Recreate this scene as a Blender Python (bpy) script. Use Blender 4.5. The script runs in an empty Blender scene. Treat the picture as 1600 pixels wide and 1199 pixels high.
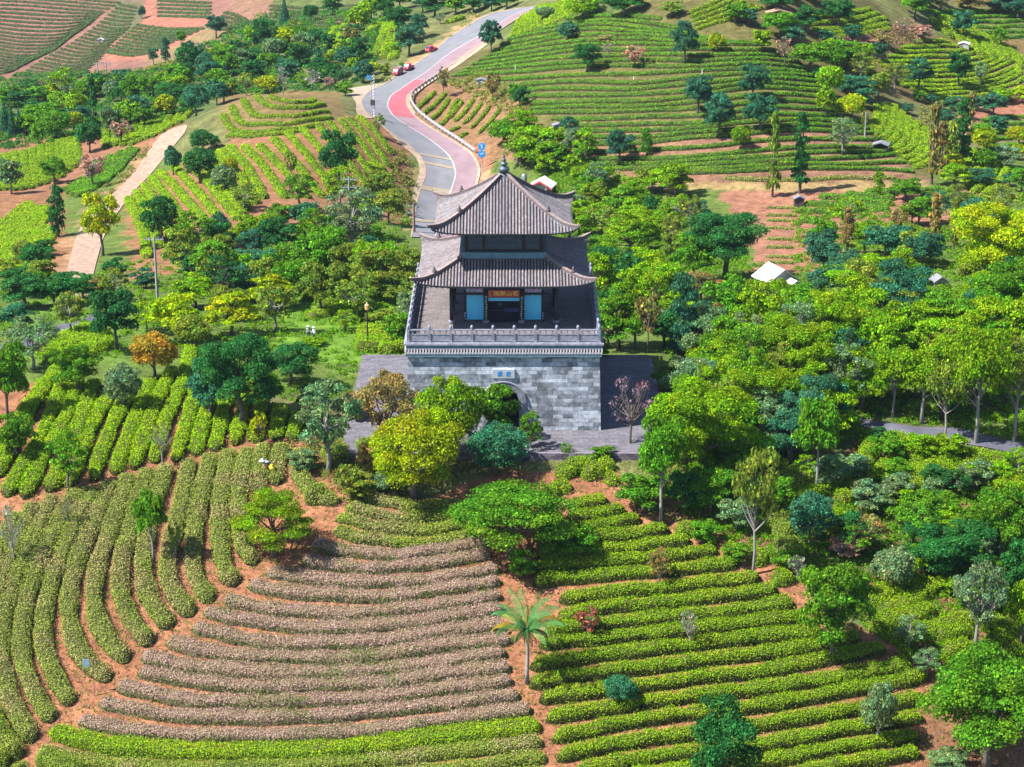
import bpy, math, random
import numpy as np
from mathutils import Vector, Matrix
SC = bpy.context.scene
COL = SC.collection
R = math.radians
# ---------------------------------------------------------------- camera, world, sun, exposure
CZ = 55.0; PITCH = R(18.3); F = 3237.0
cam = bpy.data.cameras.new('camera'); camo = bpy.data.objects.new('camera', cam); COL.objects.link(camo)
camo.location = (0, 0, CZ); camo.rotation_euler = (R(90) - PITCH, 0, 0)
cam.sensor_width = 36; cam.lens = F / 1600 * 36; cam.clip_start = 1; cam.clip_end = 6000
SC.camera = camo
SUN_EL, SUN_AZ = R(52), R(19)          # azimuth: turned from -X towards the camera
tosun = Vector((-math.cos(SUN_EL) * math.cos(SUN_AZ), -math.cos(SUN_EL) * math.sin(SUN_AZ), math.sin(SUN_EL)))
w = bpy.data.worlds.new('World'); SC.world = w; w.use_nodes = True
nt = w.node_tree; bg = nt.nodes['Background']
sky = nt.nodes.new('ShaderNodeTexSky'); sky.sky_type = 'NISHITA'; sky.sun_disc = False
sky.sun_elevation = SUN_EL; sky.sun_rotation = math.atan2(tosun.x, tosun.y); sky.dust_density = 0.6; sky.ozone_density = 2.5
nt.links.new(sky.outputs[0], bg.inputs[0]); bg.inputs[1].default_value = 0.078
sun = bpy.data.lights.new('sun', 'SUN'); sun.energy = 5.0; sun.angle = R(0.5); sun.color = (1.0, 0.95, 0.87)
suno = bpy.data.objects.new('sun', sun); COL.objects.link(suno)
suno.rotation_euler = tosun.to_track_quat('Z', 'Y').to_euler()
SC.view_settings.view_transform = 'Standard'; SC.view_settings.look = 'None'
SC.view_settings.exposure = 1.52; SC.view_settings.gamma = 1
SC.cycles.max_bounces = 6; SC.cycles.diffuse_bounces = 3; SC.cycles.transparent_max_bounces = 4
SC.cycles.volume_bounces = 0
rng = np.random.default_rng(7); rnd = random.Random(5)

# ---------------------------------------------------------------- terrain height field
cp, sp = math.cos(PITCH), math.sin(PITCH)
def ray(px, py):
    u = (np.asarray(px, float) - 800) / F; v = (599.5 - np.asarray(py, float)) / F
    return u, cp + v * sp, -sp + v * cp
# (photo x, photo y, metres ahead of the camera) read from the perspective of the place
CTRL = []
for px, col in {
    -250: [(1300,112),(1199,119),(1000,130),(800,142),(600,164),(500,187),(430,222),(400,244),(300,290),(200,352),(140,402),(110,545),(0,605),(-60,640)],
    100: [(1300,112),(1199,119),(1000,130),(800,142),(600,163),(500,185),(430,216),(400,238),(300,285),(200,350),(140,402),(110,545),(0,610),(-60,650)],
    250: [(1199,119),(1000,130),(800,142.5),(600,164),(500,187),(400,232),(300,274),(260,300),(205,338),(140,392),(100,510),(0,600),(-60,650)],
    400: [(1300,112),(1199,119),(1000,130),(800,142.5),(700,151),(600,165),(500,190),(420,220),(330,255),(250,284),(200,302),(150,320),(110,405),(50,470),(0,540),(-60,620)],
    540: [(800,142.5),(700,151),(600,166),(500,192),(420,223),(330,262),(250,288),(190,306),(150,338),(110,380),(40,440),(0,520),(-60,600)],
    650: [(1199,119),(1000,129.7),(850,139.4),(330,287),(270,300),(200,322),(150,340),(100,366),(40,408),(0,470),(-60,560)],
    750: [(1300,112),(1199,118.6),(1000,129.7),(850,139.4),(720,149),(330,288),(260,303),(200,318),(150,336),(100,358),(50,388),(20,416),(0,440),(-60,540)],
    850: [(1199,118.6),(1000,129.7),(850,139.4),(720,149),(300,285),(200,306),(150,318),(100,333),(50,356),(10,392),(-60,430)],
    1000: [(1199,118.6),(1000,129.7),(850,139.4),(730,148.5),(560,176),(480,198),(423,232),(370,252),(300,276),(200,296),(100,318),(50,331),(0,348),(-60,366)],
    1200: [(1300,112),(1199,119),(1000,130),(850,139),(700,154),(600,168),(500,190),(430,215),(370,245),(300,270),(200,290),(100,312),(0,338),(-60,355)],
    1350: [(1199,119),(1000,130),(850,141),(700,156),(600,169),(500,190),(430,215),(370,244),(300,268),(220,290),(150,312),(100,330),(50,348),(0,366),(-60,385)],
    1500: [(1300,112),(1199,120),(1000,131),(850,142),(700,156),(600,170),(500,190),(430,215),(370,243),(300,266),(240,292),(160,335),(100,355),(50,374),(0,398),(-60,425)],
    1850: [(1300,113),(1199,121),(1000,132),(850,143),(700,157),(600,170),(500,190),(430,215),(370,244),(300,272),(200,318),(100,350),(0,395),(-60,425)]}.items():
    CTRL += [(px, py, Y) for py, Y in col]
c = np.array(CTRL, float)
ux, uy, uz = ray(c[:, 0], c[:, 1]); k = c[:, 2] / uy
KX = np.concatenate([ux * k, [-500, 0, 500, -500, 0, 500, -300, 300, -120, 120]])
KY = np.concatenate([c[:, 2], [900, 900, 900, 1600, 1600, 1600, 60, 60, 60, 60]])
KZ = np.concatenate([CZ + uz * k, [20, 10, 40, 60, 50, 80, -30, -30, -29, -29]])
def tpsk(r2): return 0.5 * r2 * np.log(r2 + 1e-9)
S_ = 100.0
def _solve():
    n = len(KX); X = np.stack([KX, KY], 1) / S_
    d2 = ((X[:, None] - X[None]) ** 2).sum(-1)
    A = np.zeros((n + 3, n + 3)); A[:n, :n] = tpsk(d2) + np.eye(n) * 2e-4
    A[:n, n] = 1; A[:n, n + 1:] = X; A[n, :n] = 1; A[n + 1:, :n] = X.T
    return X, np.linalg.solve(A, np.concatenate([KZ, [0, 0, 0]]))
TX, TW = _solve()
def tps(x, y):
    P = np.stack([x.ravel(), y.ravel()], 1) / S_; out = np.empty(len(P))
    for i in range(0, len(P), 20000):
        q = P[i:i + 20000]; d2 = ((q[:, None] - TX[None]) ** 2).sum(-1)
        out[i:i + 20000] = tpsk(d2) @ TW[:len(TX)] + TW[len(TX)] + q @ TW[len(TX) + 1:]
    return out.reshape(x.shape)
def sym(*segs):
    a = [0.0]
    for end, st in segs:
        while a[-1] < end - 1e-6: a.append(a[-1] + st)
    a = np.array(a); return np.concatenate([-a[:0:-1], a])
GX = sym((44, .5), (130, 1.2), (300, 5), (1200, 60))
gy = [60.0]
for end, st in ((105, 3), (200, .5), (460, 1.0), (700, 2.5), (1600, 45)):
    while gy[-1] < end - 1e-6: gy.append(gy[-1] + st)
GY = np.array(gy)
MX, MY = np.meshgrid(GX, GY)
def vnoise(x, y, f, seed):
    # smooth value noise
    r = np.random.default_rng(seed); T = r.random((256, 256)); x = x * f + 1000; y = y * f + 1000
    i = np.floor(x).astype(int); j = np.floor(y).astype(int); a = x - i; b = y - j
    a = a * a * (3 - 2 * a); b = b * b * (3 - 2 * b)
    g = lambda p, q: T[p % 256, q % 256]
    return (g(i, j) * (1 - a) + g(i + 1, j) * a) * (1 - b) + (g(i, j + 1) * (1 - a) + g(i + 1, j + 1) * a) * b
MZ = tps(MX, MY)
MZ += (vnoise(MX, MY, .25, 1) - .5) * .22 * np.clip((MY - 100) / 60, .3, 1) + (vnoise(MX, MY, .9, 2) - .5) * .08
TX0, TX1, TY0, TY1 = -13.2, 12.0, 149.4, 174.0       # paved terrace round the gate
dx = np.maximum(np.maximum(TX0 - MX, MX - TX1), 0); dy = np.maximum(np.maximum(TY0 - MY, MY - TY1), 0)
m = np.clip(1 - np.hypot(dx, dy) / 5, 0, 1); m = m * m * (3 - 2 * m)
MZ = MZ * (1 - m) + m * np.where(MY < 152, -0.55, -0.35)
def H(x, y):
    x = np.asarray(x, float); y = np.asarray(y, float)
    i = np.clip(np.searchsorted(GX, x) - 1, 0, len(GX) - 2); j = np.clip(np.searchsorted(GY, y) - 1, 0, len(GY) - 2)
    a = np.clip((x - GX[i]) / (GX[i + 1] - GX[i]), 0, 1); b = np.clip((y - GY[j]) / (GY[j + 1] - GY[j]), 0, 1)
    return (MZ[j, i] * (1 - a) + MZ[j, i + 1] * a) * (1 - b) + (MZ[j + 1, i] * (1 - a) + MZ[j + 1, i + 1] * a) * b
def P(px, py):
    """where a sight line meets the ground"""
    px = np.atleast_1d(np.asarray(px, float)); py = np.atleast_1d(np.asarray(py, float))
    u, vy, vz = ray(px, py); lo = np.full(px.shape, 90.0); hi = np.full(px.shape, np.nan)
    Y = 90.0; 
    while Y < 900:
        Y2 = Y + (1.0 if Y < 450 else 2.5)
        t = Y2 / vy; below = (CZ + vz * t) < H(u * t, np.full(px.shape, Y2))
        new = below & np.isnan(hi); hi[new] = Y2; lo[new] = Y; Y = Y2
        if not np.isnan(hi).any(): break
    bad = np.isnan(hi); hi[bad] = 900; lo[bad] = 899
    for _ in range(12):
        mid = (lo + hi) / 2; t = mid / vy; b = (CZ + vz * t) < H(u * t, mid)
        hi = np.where(b, mid, hi); lo = np.where(b, lo, mid)
    t = hi / vy
    return np.stack([u * t, hi, H(u * t, hi)], 1)
def proj(p):
    p = np.asarray(p, float); z = p[..., 2] - CZ
    d = p[..., 1] * cp - z * sp; v = p[..., 1] * sp + z * cp
    return 800 + F * p[..., 0] / d, 599.5 - F * v / d, d
def depth(p): return p[1] * cp - (p[2] - CZ) * sp
def inpoly(px, py, poly):
    ins = np.zeros(px.shape, bool); n = len(poly)
    for i in range(n):
        x1, y1 = poly[i]; x2, y2 = poly[(i + 1) % n]
        if y1 == y2: continue
        c = ((y1 > py) != (y2 > py)) & (px < (x2 - x1) * (py - y1) / (y2 - y1) + x1)
        ins ^= c
    return ins

# ---------------------------------------------------------------- helpers
def tag(o, label=None, cat=None, group=None, kind=None):
    if label: o['label'] = label
    if cat: o['category'] = cat
    if group: o['group'] = group
    if kind: o['kind'] = kind
    return o
def nmesh(name, V, Q=None, T=None, mat=None, col=None, smooth=False):
    me = bpy.data.meshes.new(name); V = np.asarray(V, np.float32)
    me.vertices.add(len(V)); me.vertices.foreach_set('co', V.ravel())
    nq = 0 if Q is None else len(Q); ntr = 0 if T is None else len(T)
    loops = np.concatenate([np.asarray(a, np.int32).ravel() for a, n in ((Q, nq), (T, ntr)) if n])
    me.loops.add(len(loops)); me.loops.foreach_set('vertex_index', loops)
    st = np.concatenate([np.arange(nq) * 4, nq * 4 + np.arange(ntr) * 3]).astype(np.int32)
    tot = np.concatenate([np.full(nq, 4), np.full(ntr, 3)]).astype(np.int32)
    me.polygons.add(nq + ntr); me.polygons.foreach_set('loop_start', st); me.polygons.foreach_set('loop_total', tot)
    if col is not None:
        a = me.color_attributes.new('tint', 'FLOAT_COLOR', 'POINT')
        c4 = np.ones((len(V), 4), np.float32); c4[:, :3] = col; a.data.foreach_set('color', c4.ravel())
    if mat: me.materials.append(mat)
    me.update(calc_edges=True)
    if smooth: me.shade_smooth()
    return me
def link(name, me, parent=None):
    o = bpy.data.objects.new(name, me); COL.objects.link(o)
    if parent: o.parent = parent
    return o
def empty(name, loc=(0, 0, 0), rz=0):
    o = bpy.data.objects.new(name, None); COL.objects.link(o); o.location = loc; o.rotation_euler = (0, 0, rz)
    o.empty_display_size = .3
    return o
class MB:
    def __init__(s): s.v = []; s.f = []
    def box(s, c, d, rz=0.0, top=1.0):
        n = len(s.v); ca, sa = math.cos(rz), math.sin(rz)
        for k in (-1, 1):
            q = top if k > 0 else 1
            for i, j in ((-1, -1), (1, -1), (1, 1), (-1, 1)):
                x, y = i * d[0] / 2 * q, j * d[1] / 2 * q
                s.v.append((c[0] + x * ca - y * sa, c[1] + x * sa + y * ca, c[2] + k * d[2] / 2))
        s.f += [(n, n + 3, n + 2, n + 1), (n + 4, n + 5, n + 6, n + 7)] + [(n + i, n + (i + 1) % 4, n + 4 + (i + 1) % 4, n + 4 + i) for i in range(4)]
        return s
    def tube(s, pts, rad, seg=6, cap=True):
        n0 = len(s.v); pts = [Vector(p) for p in pts]
        for i, p in enumerate(pts):
            t = (pts[min(i + 1, len(pts) - 1)] - pts[max(i - 1, 0)]).normalized()
            a = t.cross(Vector((0, 0, 1)) if abs(t.z) < .9 else Vector((0, 1, 0))).normalized(); b = t.cross(a)
            r = rad[i] if isinstance(rad, (list, tuple)) else rad
            for k in range(seg):
                an = 2 * math.pi * k / seg; s.v.append(tuple(p + (a * math.cos(an) + b * math.sin(an)) * r))
        for i in range(len(pts) - 1):
            for k in range(seg):
                q = n0 + i * seg; s.f.append((q + k, q + (k + 1) % seg, q + seg + (k + 1) % seg, q + seg + k))
        if cap:
            s.f.append(tuple(n0 + k for k in range(seg))[::-1]); s.f.append(tuple(n0 + (len(pts) - 1) * seg + k for k in range(seg)))
        return s
    def lathe(s, c, prof, seg=16):
        n0 = len(s.v)
        for r, z in prof:
            for k in range(seg):
                an = 2 * math.pi * k / seg; s.v.append((c[0] + r * math.cos(an), c[1] + r * math.sin(an), c[2] + z))
        for i in range(len(prof) - 1):
            for k in range(seg):
                q = n0 + i * seg; s.f.append((q + k, q + (k + 1) % seg, q + seg + (k + 1) % seg, q + seg + k))
        s.f.append(tuple(n0 + (len(prof) - 1) * seg + k for k in range(seg)))
        return s
    def prism(s, pts, axis_from, axis_to):
        """polygon (list of 3-d points at axis_from offset) swept by a vector"""
        n = len(pts); n0 = len(s.v); d = Vector(axis_to) - Vector(axis_from)
        s.v += [tuple(p) for p in pts] + [tuple(Vector(p) + d) for p in pts]
        s.f.append(tuple(n0 + i for i in range(n))); s.f.append(tuple(n0 + n + i for i in range(n))[::-1])
        for i in range(n): s.f.append((n0 + i, n0 + n + i, n0 + n + (i + 1) % n, n0 + (i + 1) % n))
        return s
    def mesh(s, name, mat, smooth=False):
        me = bpy.data.meshes.new(name); me.from_pydata(s.v, [], s.f); me.materials.append(mat)
        if smooth: me.shade_smooth()
        me.update(); return me
    def build(s, name, mat, parent=None, smooth=False): return link(name, s.mesh(name, mat, smooth), parent)

# ---------------------------------------------------------------- materials
def newmat(name):
    m = bpy.data.materials.new(name); m.use_nodes = True; nt = m.node_tree
    return m, nt, nt.nodes['Principled BSDF'], nt.nodes.new, nt.links.new
def simple(name, col, rough=.7, var=.25, scale=3.0, bump=0.0, metal=0.0, spec=.3, col2=None, coord='Object'):
    m, nt, b, N, L = newmat(name); b.inputs['Roughness'].default_value = rough; b.inputs['Metallic'].default_value = metal
    b.inputs['Specular IOR Level'].default_value = spec
    tc = N('ShaderNodeTexCoord'); no = N('ShaderNodeTexNoise'); no.inputs['Scale'].default_value = scale; no.inputs['Detail'].default_value = 6
    L(tc.outputs[coord], no.inputs['Vector'])
    r = N('ShaderNodeValToRGB'); L(no.outputs[0], r.inputs[0])
    c2 = col2 or tuple(min(1, x * (1 + var)) for x in col); c1 = col if col2 else tuple(x * (1 - var) for x in col)
    r.color_ramp.elements[0].position = .32; r.color_ramp.elements[1].position = .68
    r.color_ramp.elements[0].color = (*c1, 1); r.color_ramp.elements[1].color = (*c2, 1)
    L(r.outputs[0], b.inputs['Base Color'])
    if bump:
        bp = N('ShaderNodeBump'); bp.inputs['Strength'].default_value = bump; bp.inputs['Distance'].default_value = .1
        L(no.outputs[0], bp.inputs['Height']); L(bp.outputs[0], b.inputs['Normal'])
    return m
def leafmat(name, trans=.3, rough=.6):
    m, nt, b, N, L = newmat(name)
    at = N('ShaderNodeAttribute'); at.attribute_name = 'tint'; oi = N('ShaderNodeObjectInfo')
    mx = N('ShaderNodeMix'); mx.data_type = 'RGBA'; mx.blend_type = 'MULTIPLY'; mx.inputs[0].default_value = 1
    L(at.outputs['Color'], mx.inputs[6]); L(oi.outputs['Color'], mx.inputs[7])
    b.inputs['Roughness'].default_value = rough; b.inputs['Specular IOR Level'].default_value = .06
    L(mx.outputs[2], b.inputs['Base Color'])
    tr = N('ShaderNodeBsdfTranslucent'); hs = N('ShaderNodeHueSaturation'); hs.inputs['Hue'].default_value = .497
    hs.inputs['Value'].default_value = 1.35; L(mx.outputs[2], hs.inputs['Color']); L(hs.outputs[0], tr.inputs[0])
    ms = N('ShaderNodeMixShader'); ms.inputs[0].default_value = trans
    L(b.outputs[0], ms.inputs[1]); L(tr.outputs[0], ms.inputs[2]); L(ms.outputs[0], nt.nodes['Material Output'].inputs[0])
    return m
LEAF = leafmat('leaf', .38); HLEAF = leafmat('hedge_leaf', .26)
BARK = simple('bark', (.11, .09, .075), .9, .35, 4); BARKP = simple('pale_bark', (.21, .195, .18), .9, .3, 3)
def groundmat():
    m, nt, b, N, L = newmat('earth'); b.inputs['Roughness'].default_value = .95; b.inputs['Specular IOR Level'].default_value = .1
    at = N('ShaderNodeAttribute'); at.attribute_name = 'tint'
    tc = N('ShaderNodeTexCoord'); n1 = N('ShaderNodeTexNoise'); n1.inputs['Scale'].default_value = .9; n1.inputs['Detail'].default_value = 9; n1.inputs['Roughness'].default_value = .7
    L(tc.outputs['Object'], n1.inputs['Vector'])
    mr = N('ShaderNodeMapRange'); mr.inputs[1].default_value = .3; mr.inputs[2].default_value = .72; mr.inputs[3].default_value = .5; mr.inputs[4].default_value = 1.45
    L(n1.outputs[0], mr.inputs[0])
    n2 = N('ShaderNodeTexNoise'); n2.inputs['Scale'].default_value = 5; n2.inputs['Detail'].default_value = 6; L(tc.outputs['Object'], n2.inputs['Vector'])
    mr2 = N('ShaderNodeMapRange'); mr2.inputs[1].default_value = .3; mr2.inputs[2].default_value = .7; mr2.inputs[3].default_value = .7; mr2.inputs[4].default_value = 1.3
    L(n2.outputs[0], mr2.inputs[0])
    mu = N('ShaderNodeMath'); mu.operation = 'MULTIPLY'; L(mr.outputs[0], mu.inputs[0]); L(mr2.outputs[0], mu.inputs[1])
    mx = N('ShaderNodeVectorMath'); mx.operation = 'SCALE'; L(at.outputs['Color'], mx.inputs[0]); L(mu.outputs[0], mx.inputs['Scale'])
    L(mx.outputs[0], b.inputs['Base Color'])
    bp = N('ShaderNodeBump'); bp.inputs['Strength'].default_value = .6; bp.inputs['Distance'].default_value = .15; L(n2.outputs[0], bp.inputs['Height']); L(bp.outputs[0], b.inputs['Normal'])
    return m
EARTH = groundmat()

# ---------------------------------------------------------------- ground sheet
SOIL = (.215, .095, .05)
REG = [   # later ones win; polygons are field outlines as seen, landed on the ground
    ((0.072, 0.106, 0.021), [(-400,620),(2000,620),(2000,250),(-400,250)]),
    ((0.076, 0.128, 0.021), [(20,470),(240,470),(220,570),(20,570)]), ((0.085, 0.162, 0.017), [(430,395),(640,395),(640,570),(430,570)]),
    (SOIL, [(-500,840),(-60,620),(70,592),(200,600),(340,600),(440,670),(560,690),(600,790),(830,735),(960,730),(1010,800),(1240,890),(1300,960),(1460,1040),(1460,1400),(-500,1400)]),
    ((0.146, 0.084, 0.039), [(1040,690),(1180,760),(1330,690),(1650,720),(1650,800),(1450,860),(1300,790),(1200,880),(1040,800)]),
    ((0.168, 0.084, 0.045), [(1280,900),(1480,900),(1650,960),(1650,1400),(1430,1400),(1430,1040)]),
    ((0.168, 0.084, 0.042), [(-200,300),(90,300),(110,430),(-200,440)]), ((0.185, 0.090, 0.050), [(-300,235),(60,215),(290,175),(270,215),(120,300),(-300,320)]),
    ((0.190, 0.095, 0.050), [(195,300),(360,215),(530,180),(600,180),(640,240),(650,350),(480,340),(380,400),(200,440)]),
    ((0.134, 0.095, 0.039), [(340,215),(350,150),(430,138),(530,145),(530,190),(430,212)]),
    ((0.085, 0.078, 0.026), [(700,100),(760,80),(850,40),(960,20),(1160,-60),(1300,-60),(1420,60),(1360,140),(1460,200),(1450,290),(1200,300),(930,290),(840,200),(800,150),(700,130)]),
    ((0.168, 0.090, 0.056), [(850,195),(960,190),(1320,200),(1440,280),(1200,300),(930,290)]),
    ((0.168, 0.095, 0.048), [(640,130),(720,125),(830,165),(830,240),(760,250),(690,215),(645,185)]),
    ((0.224, 0.106, 0.067), [(685,212),(760,235),(775,262),(740,262)]),
    ((0.118, 0.084, 0.034), [(1350,40),(1480,60),(1650,60),(1650,165),(1440,165),(1350,120)]), ((0.224, 0.101, 0.062), [(1500,165),(1650,150),(1650,185),(1500,192)]),
    ((0.213, 0.151, 0.067), [(960,284),(1100,286),(1450,281),(1450,294),(1150,299),(960,298)]), ((0.134, 0.073, 0.045), [(1090,270),(1450,272),(1450,283),(1100,286)]),
    ((0.20, 0.095, 0.06), [(1130,303),(1290,296),(1540,296),(1550,350),(1300,380),(1270,430),(1180,430)]),
    ((0.224, 0.157, 0.073), [(600,130),(640,95),(690,60),(740,25),(800,10),(760,32),(700,68),(650,110),(610,134)]),
    ((0.168, 0.073, 0.050), [(605,225),(640,255),(640,350),(615,350)]), ((0.168, 0.140, 0.056), [(632,240),(655,262),(645,360),(632,360)]),
    ((0.280, 0.168, 0.101), [(735,270),(765,262),(800,300),(745,300)]),
    ((0.168, 0.084, 0.064), [(-300,-80),(430,-80),(420,40),(330,60),(230,120),(120,140),(-300,145)]),
    ((0.235, 0.095, 0.064), [(228,-10),(242,-10),(245,22),(330,30),(320,55),(250,95),(165,95),(160,80),(210,40)]),
    ((0.157, 0.112, 0.056), [(230,95),(320,45),(365,50),(360,90),(290,125),(225,125)]), ((0.090, 0.084, 0.045), [(185,0),(228,0),(222,35),(170,70),(150,60)]),
    ((0.168, 0.095, 0.062), [(350,0),(420,0),(470,25),(560,25),(560,60),(400,48)]),
    ((0.235, 0.112, 0.067), [(-50,195),(30,205),(20,232),(-50,240)]),
    ((0.224, 0.134, 0.073), [(85,432),(120,350),(180,290),(275,200),(290,196),(275,210),(200,300),(125,400),(118,432)]),
]
def terrain():
    n1 = vnoise(MX, MY, .35, 11) - .5; n2 = vnoise(MX, MY, .35, 12) - .5
    q = np.stack([MX, MY, MZ], -1); px, py, d = proj(q); s = F / d
    px = px + n1 * 3.2 * s * .8; py = py + n2 * 1.2 * s * .8
    n = vnoise(MX, MY, .06, 13)[..., None]; n3 = vnoise(MX, MY, .5, 14)[..., None]
    col = np.array((.055, .085, .022)) * (1 - n) + np.array((.12, .115, .045)) * n
    col = col * (.7 + .6 * n3)
    for cc, poly in REG:
        m = inpoly(px, py, poly); v = np.array(cc) * (.85 + .3 * n3)
        col = np.where(m[..., None], v, col)
    return col
def build_terrain():
    col = terrain(); ny, nx = MX.shape
    V = np.stack([MX, MY, MZ], -1).reshape(-1, 3); i = np.arange((ny - 1) * (nx - 1)); r = i // (nx - 1); cc = i % (nx - 1); a = r * nx + cc
    Q = np.stack([a, a + 1, a + nx + 1, a + nx], 1)
    o = link('terrain', nmesh('terrain', V, Q, None, EARTH, col.reshape(-1, 3), True)); tag(o, kind='structure')
build_terrain()

def resamp(pts, n):
    p = np.asarray(pts, float); d = np.r_[0, np.cumsum(np.hypot(*np.diff(p, axis=0).T))]; t = np.linspace(0, d[-1], n)
    # smooth the corners a little: Catmull-like by cubic through cumulative chord (fallback linear)
    if len(p) > 2:
        out = []
        for ax in (0, 1):
            m = np.gradient(p[:, ax], d, edge_order=1); i = np.clip(np.searchsorted(d, t) - 1, 0, len(d) - 2); h = d[i + 1] - d[i]; s = (t - d[i]) / h
            out.append((2 * s**3 - 3 * s**2 + 1) * p[i, ax] + (s**3 - 2 * s**2 + s) * h * m[i] + (-2 * s**3 + 3 * s**2) * p[i + 1, ax] + (s**3 - s**2) * h * m[i + 1])
        return np.stack(out, 1)
    return np.stack([np.interp(t, d, p[:, 0]), np.interp(t, d, p[:, 1])], 1)
def ribbon(name, A, B, mat, lift=.12, n=260, m=13, t0=0, t1=1):
    a = resamp(A, n); b = resamp(B, n); i0, i1 = int(t0 * (n - 1)), int(t1 * (n - 1)) + 1; a = a[i0:i1]; b = b[i0:i1]; n = len(a)
    f = np.linspace(0, 1, m)[None, :, None]; g = a[:, None] * (1 - f) + b[:, None] * f
    V = P(g[..., 0].ravel(), g[..., 1].ravel()); V[:, 2] += lift
    idx = np.arange(n * m).reshape(n, m); Q = np.stack([idx[:-1, :-1], idx[:-1, 1:], idx[1:, 1:], idx[1:, :-1]], -1).reshape(-1, 4)
    return link(name, nmesh(name, V, Q, None, mat, None, True))

# ---------------------------------------------------------------- roads and paths
def asphaltmat(name, col, var=.12):
    m = simple(name, col, .85, var, .5, 0, spec=.25)
    return m
ASPH = asphaltmat('asphalt', (.135, .137, .155)); PINK = asphaltmat('pink_asphalt', (.19, .13, .15)); REDP = asphaltmat('red_paint', (.36, .075, .095))
WHITE = simple('white_paint', (.34, .33, .33), .7, .1, 2); YEL = simple('yellow_paint', (.22, .18, .13), .7, .15, 2)
SHO = simple('concrete_shoulder', (.27, .205, .15), .9, .25, 1.2); DIRT = simple('dirt_track', (.245, .170, .125), .95, .3, 1.6, .3)
OLDASPH = asphaltmat('old_asphalt', (.075, .075, .10), .3)
RL = [(644,372),(648,350),(652,320),(657,300),(666,265),(660,250),(640,228),(610,208),(585,184),(570,172),(566,162),(575,147),(597,135),(617,122),(640,107),(677,82),(700,62),(732,41),(760,26),(800,16),(838,10.5)]
RM = [(680,372),(688,350),(695,330),(705,300),(712,270),(705,250),(685,230),(660,212),(630,194),(611,178),(606,167),(611,152),(625,142),(645,128),(662,117),(700,87),(750,57),(775,42),(800,26),(815,20),(833,13.5)]
RR = [(718,372),(726,350),(735,320),(743,290),(747,265),(738,245),(712,225),(682,207),(662,194),(645,180),(635,160),(637,150),(650,140),(663,130),(677,120),(712,97),(755,67),(778,50),(800,35),(817,25),(842,13.5)]
def off(A, B, f):
    a, b = resamp(A, 260), resamp(B, 260); return a * (1 - f) + b * f
tag(ribbon('road_asphalt', RL, RM, ASPH, .12), kind='structure')
tag(ribbon('road_pink_lane', RM, RR, PINK, .14), kind='structure')
tag(ribbon('road_red_patch', off(RM, RR, .03), off(RM, RR, .97), REDP, .17, t0=.455, t1=.60), kind='structure')
tag(ribbon('road_centre_line', off(RL, RM, .97), off(RM, RR, .02), WHITE, .19, m=3), kind='structure')
tag(ribbon('road_edge_line', off(RL, RM, -.07), off(RL, RM, .0), SHO, .16, m=3), kind='structure')
tag(ribbon('road_verge', off(RM, RR, .97), off(RM, RR, 1.1), SHO, .16, m=3), kind='structure')
for i, t in enumerate((.045, .135, .205, .235)):
    tag(ribbon('road_marking', RL, RM, YEL, .18, t0=t, t1=t + .008), kind='structure')
tag(ribbon('road_shoulder', [(640,340),(646,300),(655,262),(650,248),(632,232),(608,210)], [(648,350),(657,300),(666,265),(660,250),(640,228),(612,208)], SHO, .10, 80), kind='structure')
tag(ribbon('road_layby', [(530,141),(548,150),(556,162),(557,176),(566,186)], [(600,131),(580,142),(570,155),(570,170),(583,186)], SHO, .10, 60), kind='structure')
tag(ribbon('road_shoulder', [(645,179),(636,160),(640,149),(652,139),(715,97),(756,68)], [(650,178),(641,161),(645,151),(657,142),(722,99),(762,70)], SHO, .10, 90), kind='structure')
tag(ribbon('dirt_road', [(88,478),(103,430),(112,395),(122,365),(140,335),(175,305),(208,272),(232,238),(252,212),(272,201),(289,196)], [(134,478),(146,430),(155,395),(165,365),(185,332),(210,300),(240,268),(262,240),(279,220),(289,207),(293,198)], DIRT, .10), kind='structure')
tag(ribbon('service_path', [(-40,552),(20,533),(60,520),(100,507),(150,490)], [(-40,572),(20,553),(60,538),(100,522),(155,502)], OLDASPH, .10, 70), kind='structure')
tag(ribbon('garden_path', [(1340,655),(1370,660),(1430,668),(1500,672),(1570,690),(1640,700)], [(1340,665),(1365,674),(1425,690),(1495,694),(1560,705),(1640,730)], OLDASPH, .10, 80), kind='structure')

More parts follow.
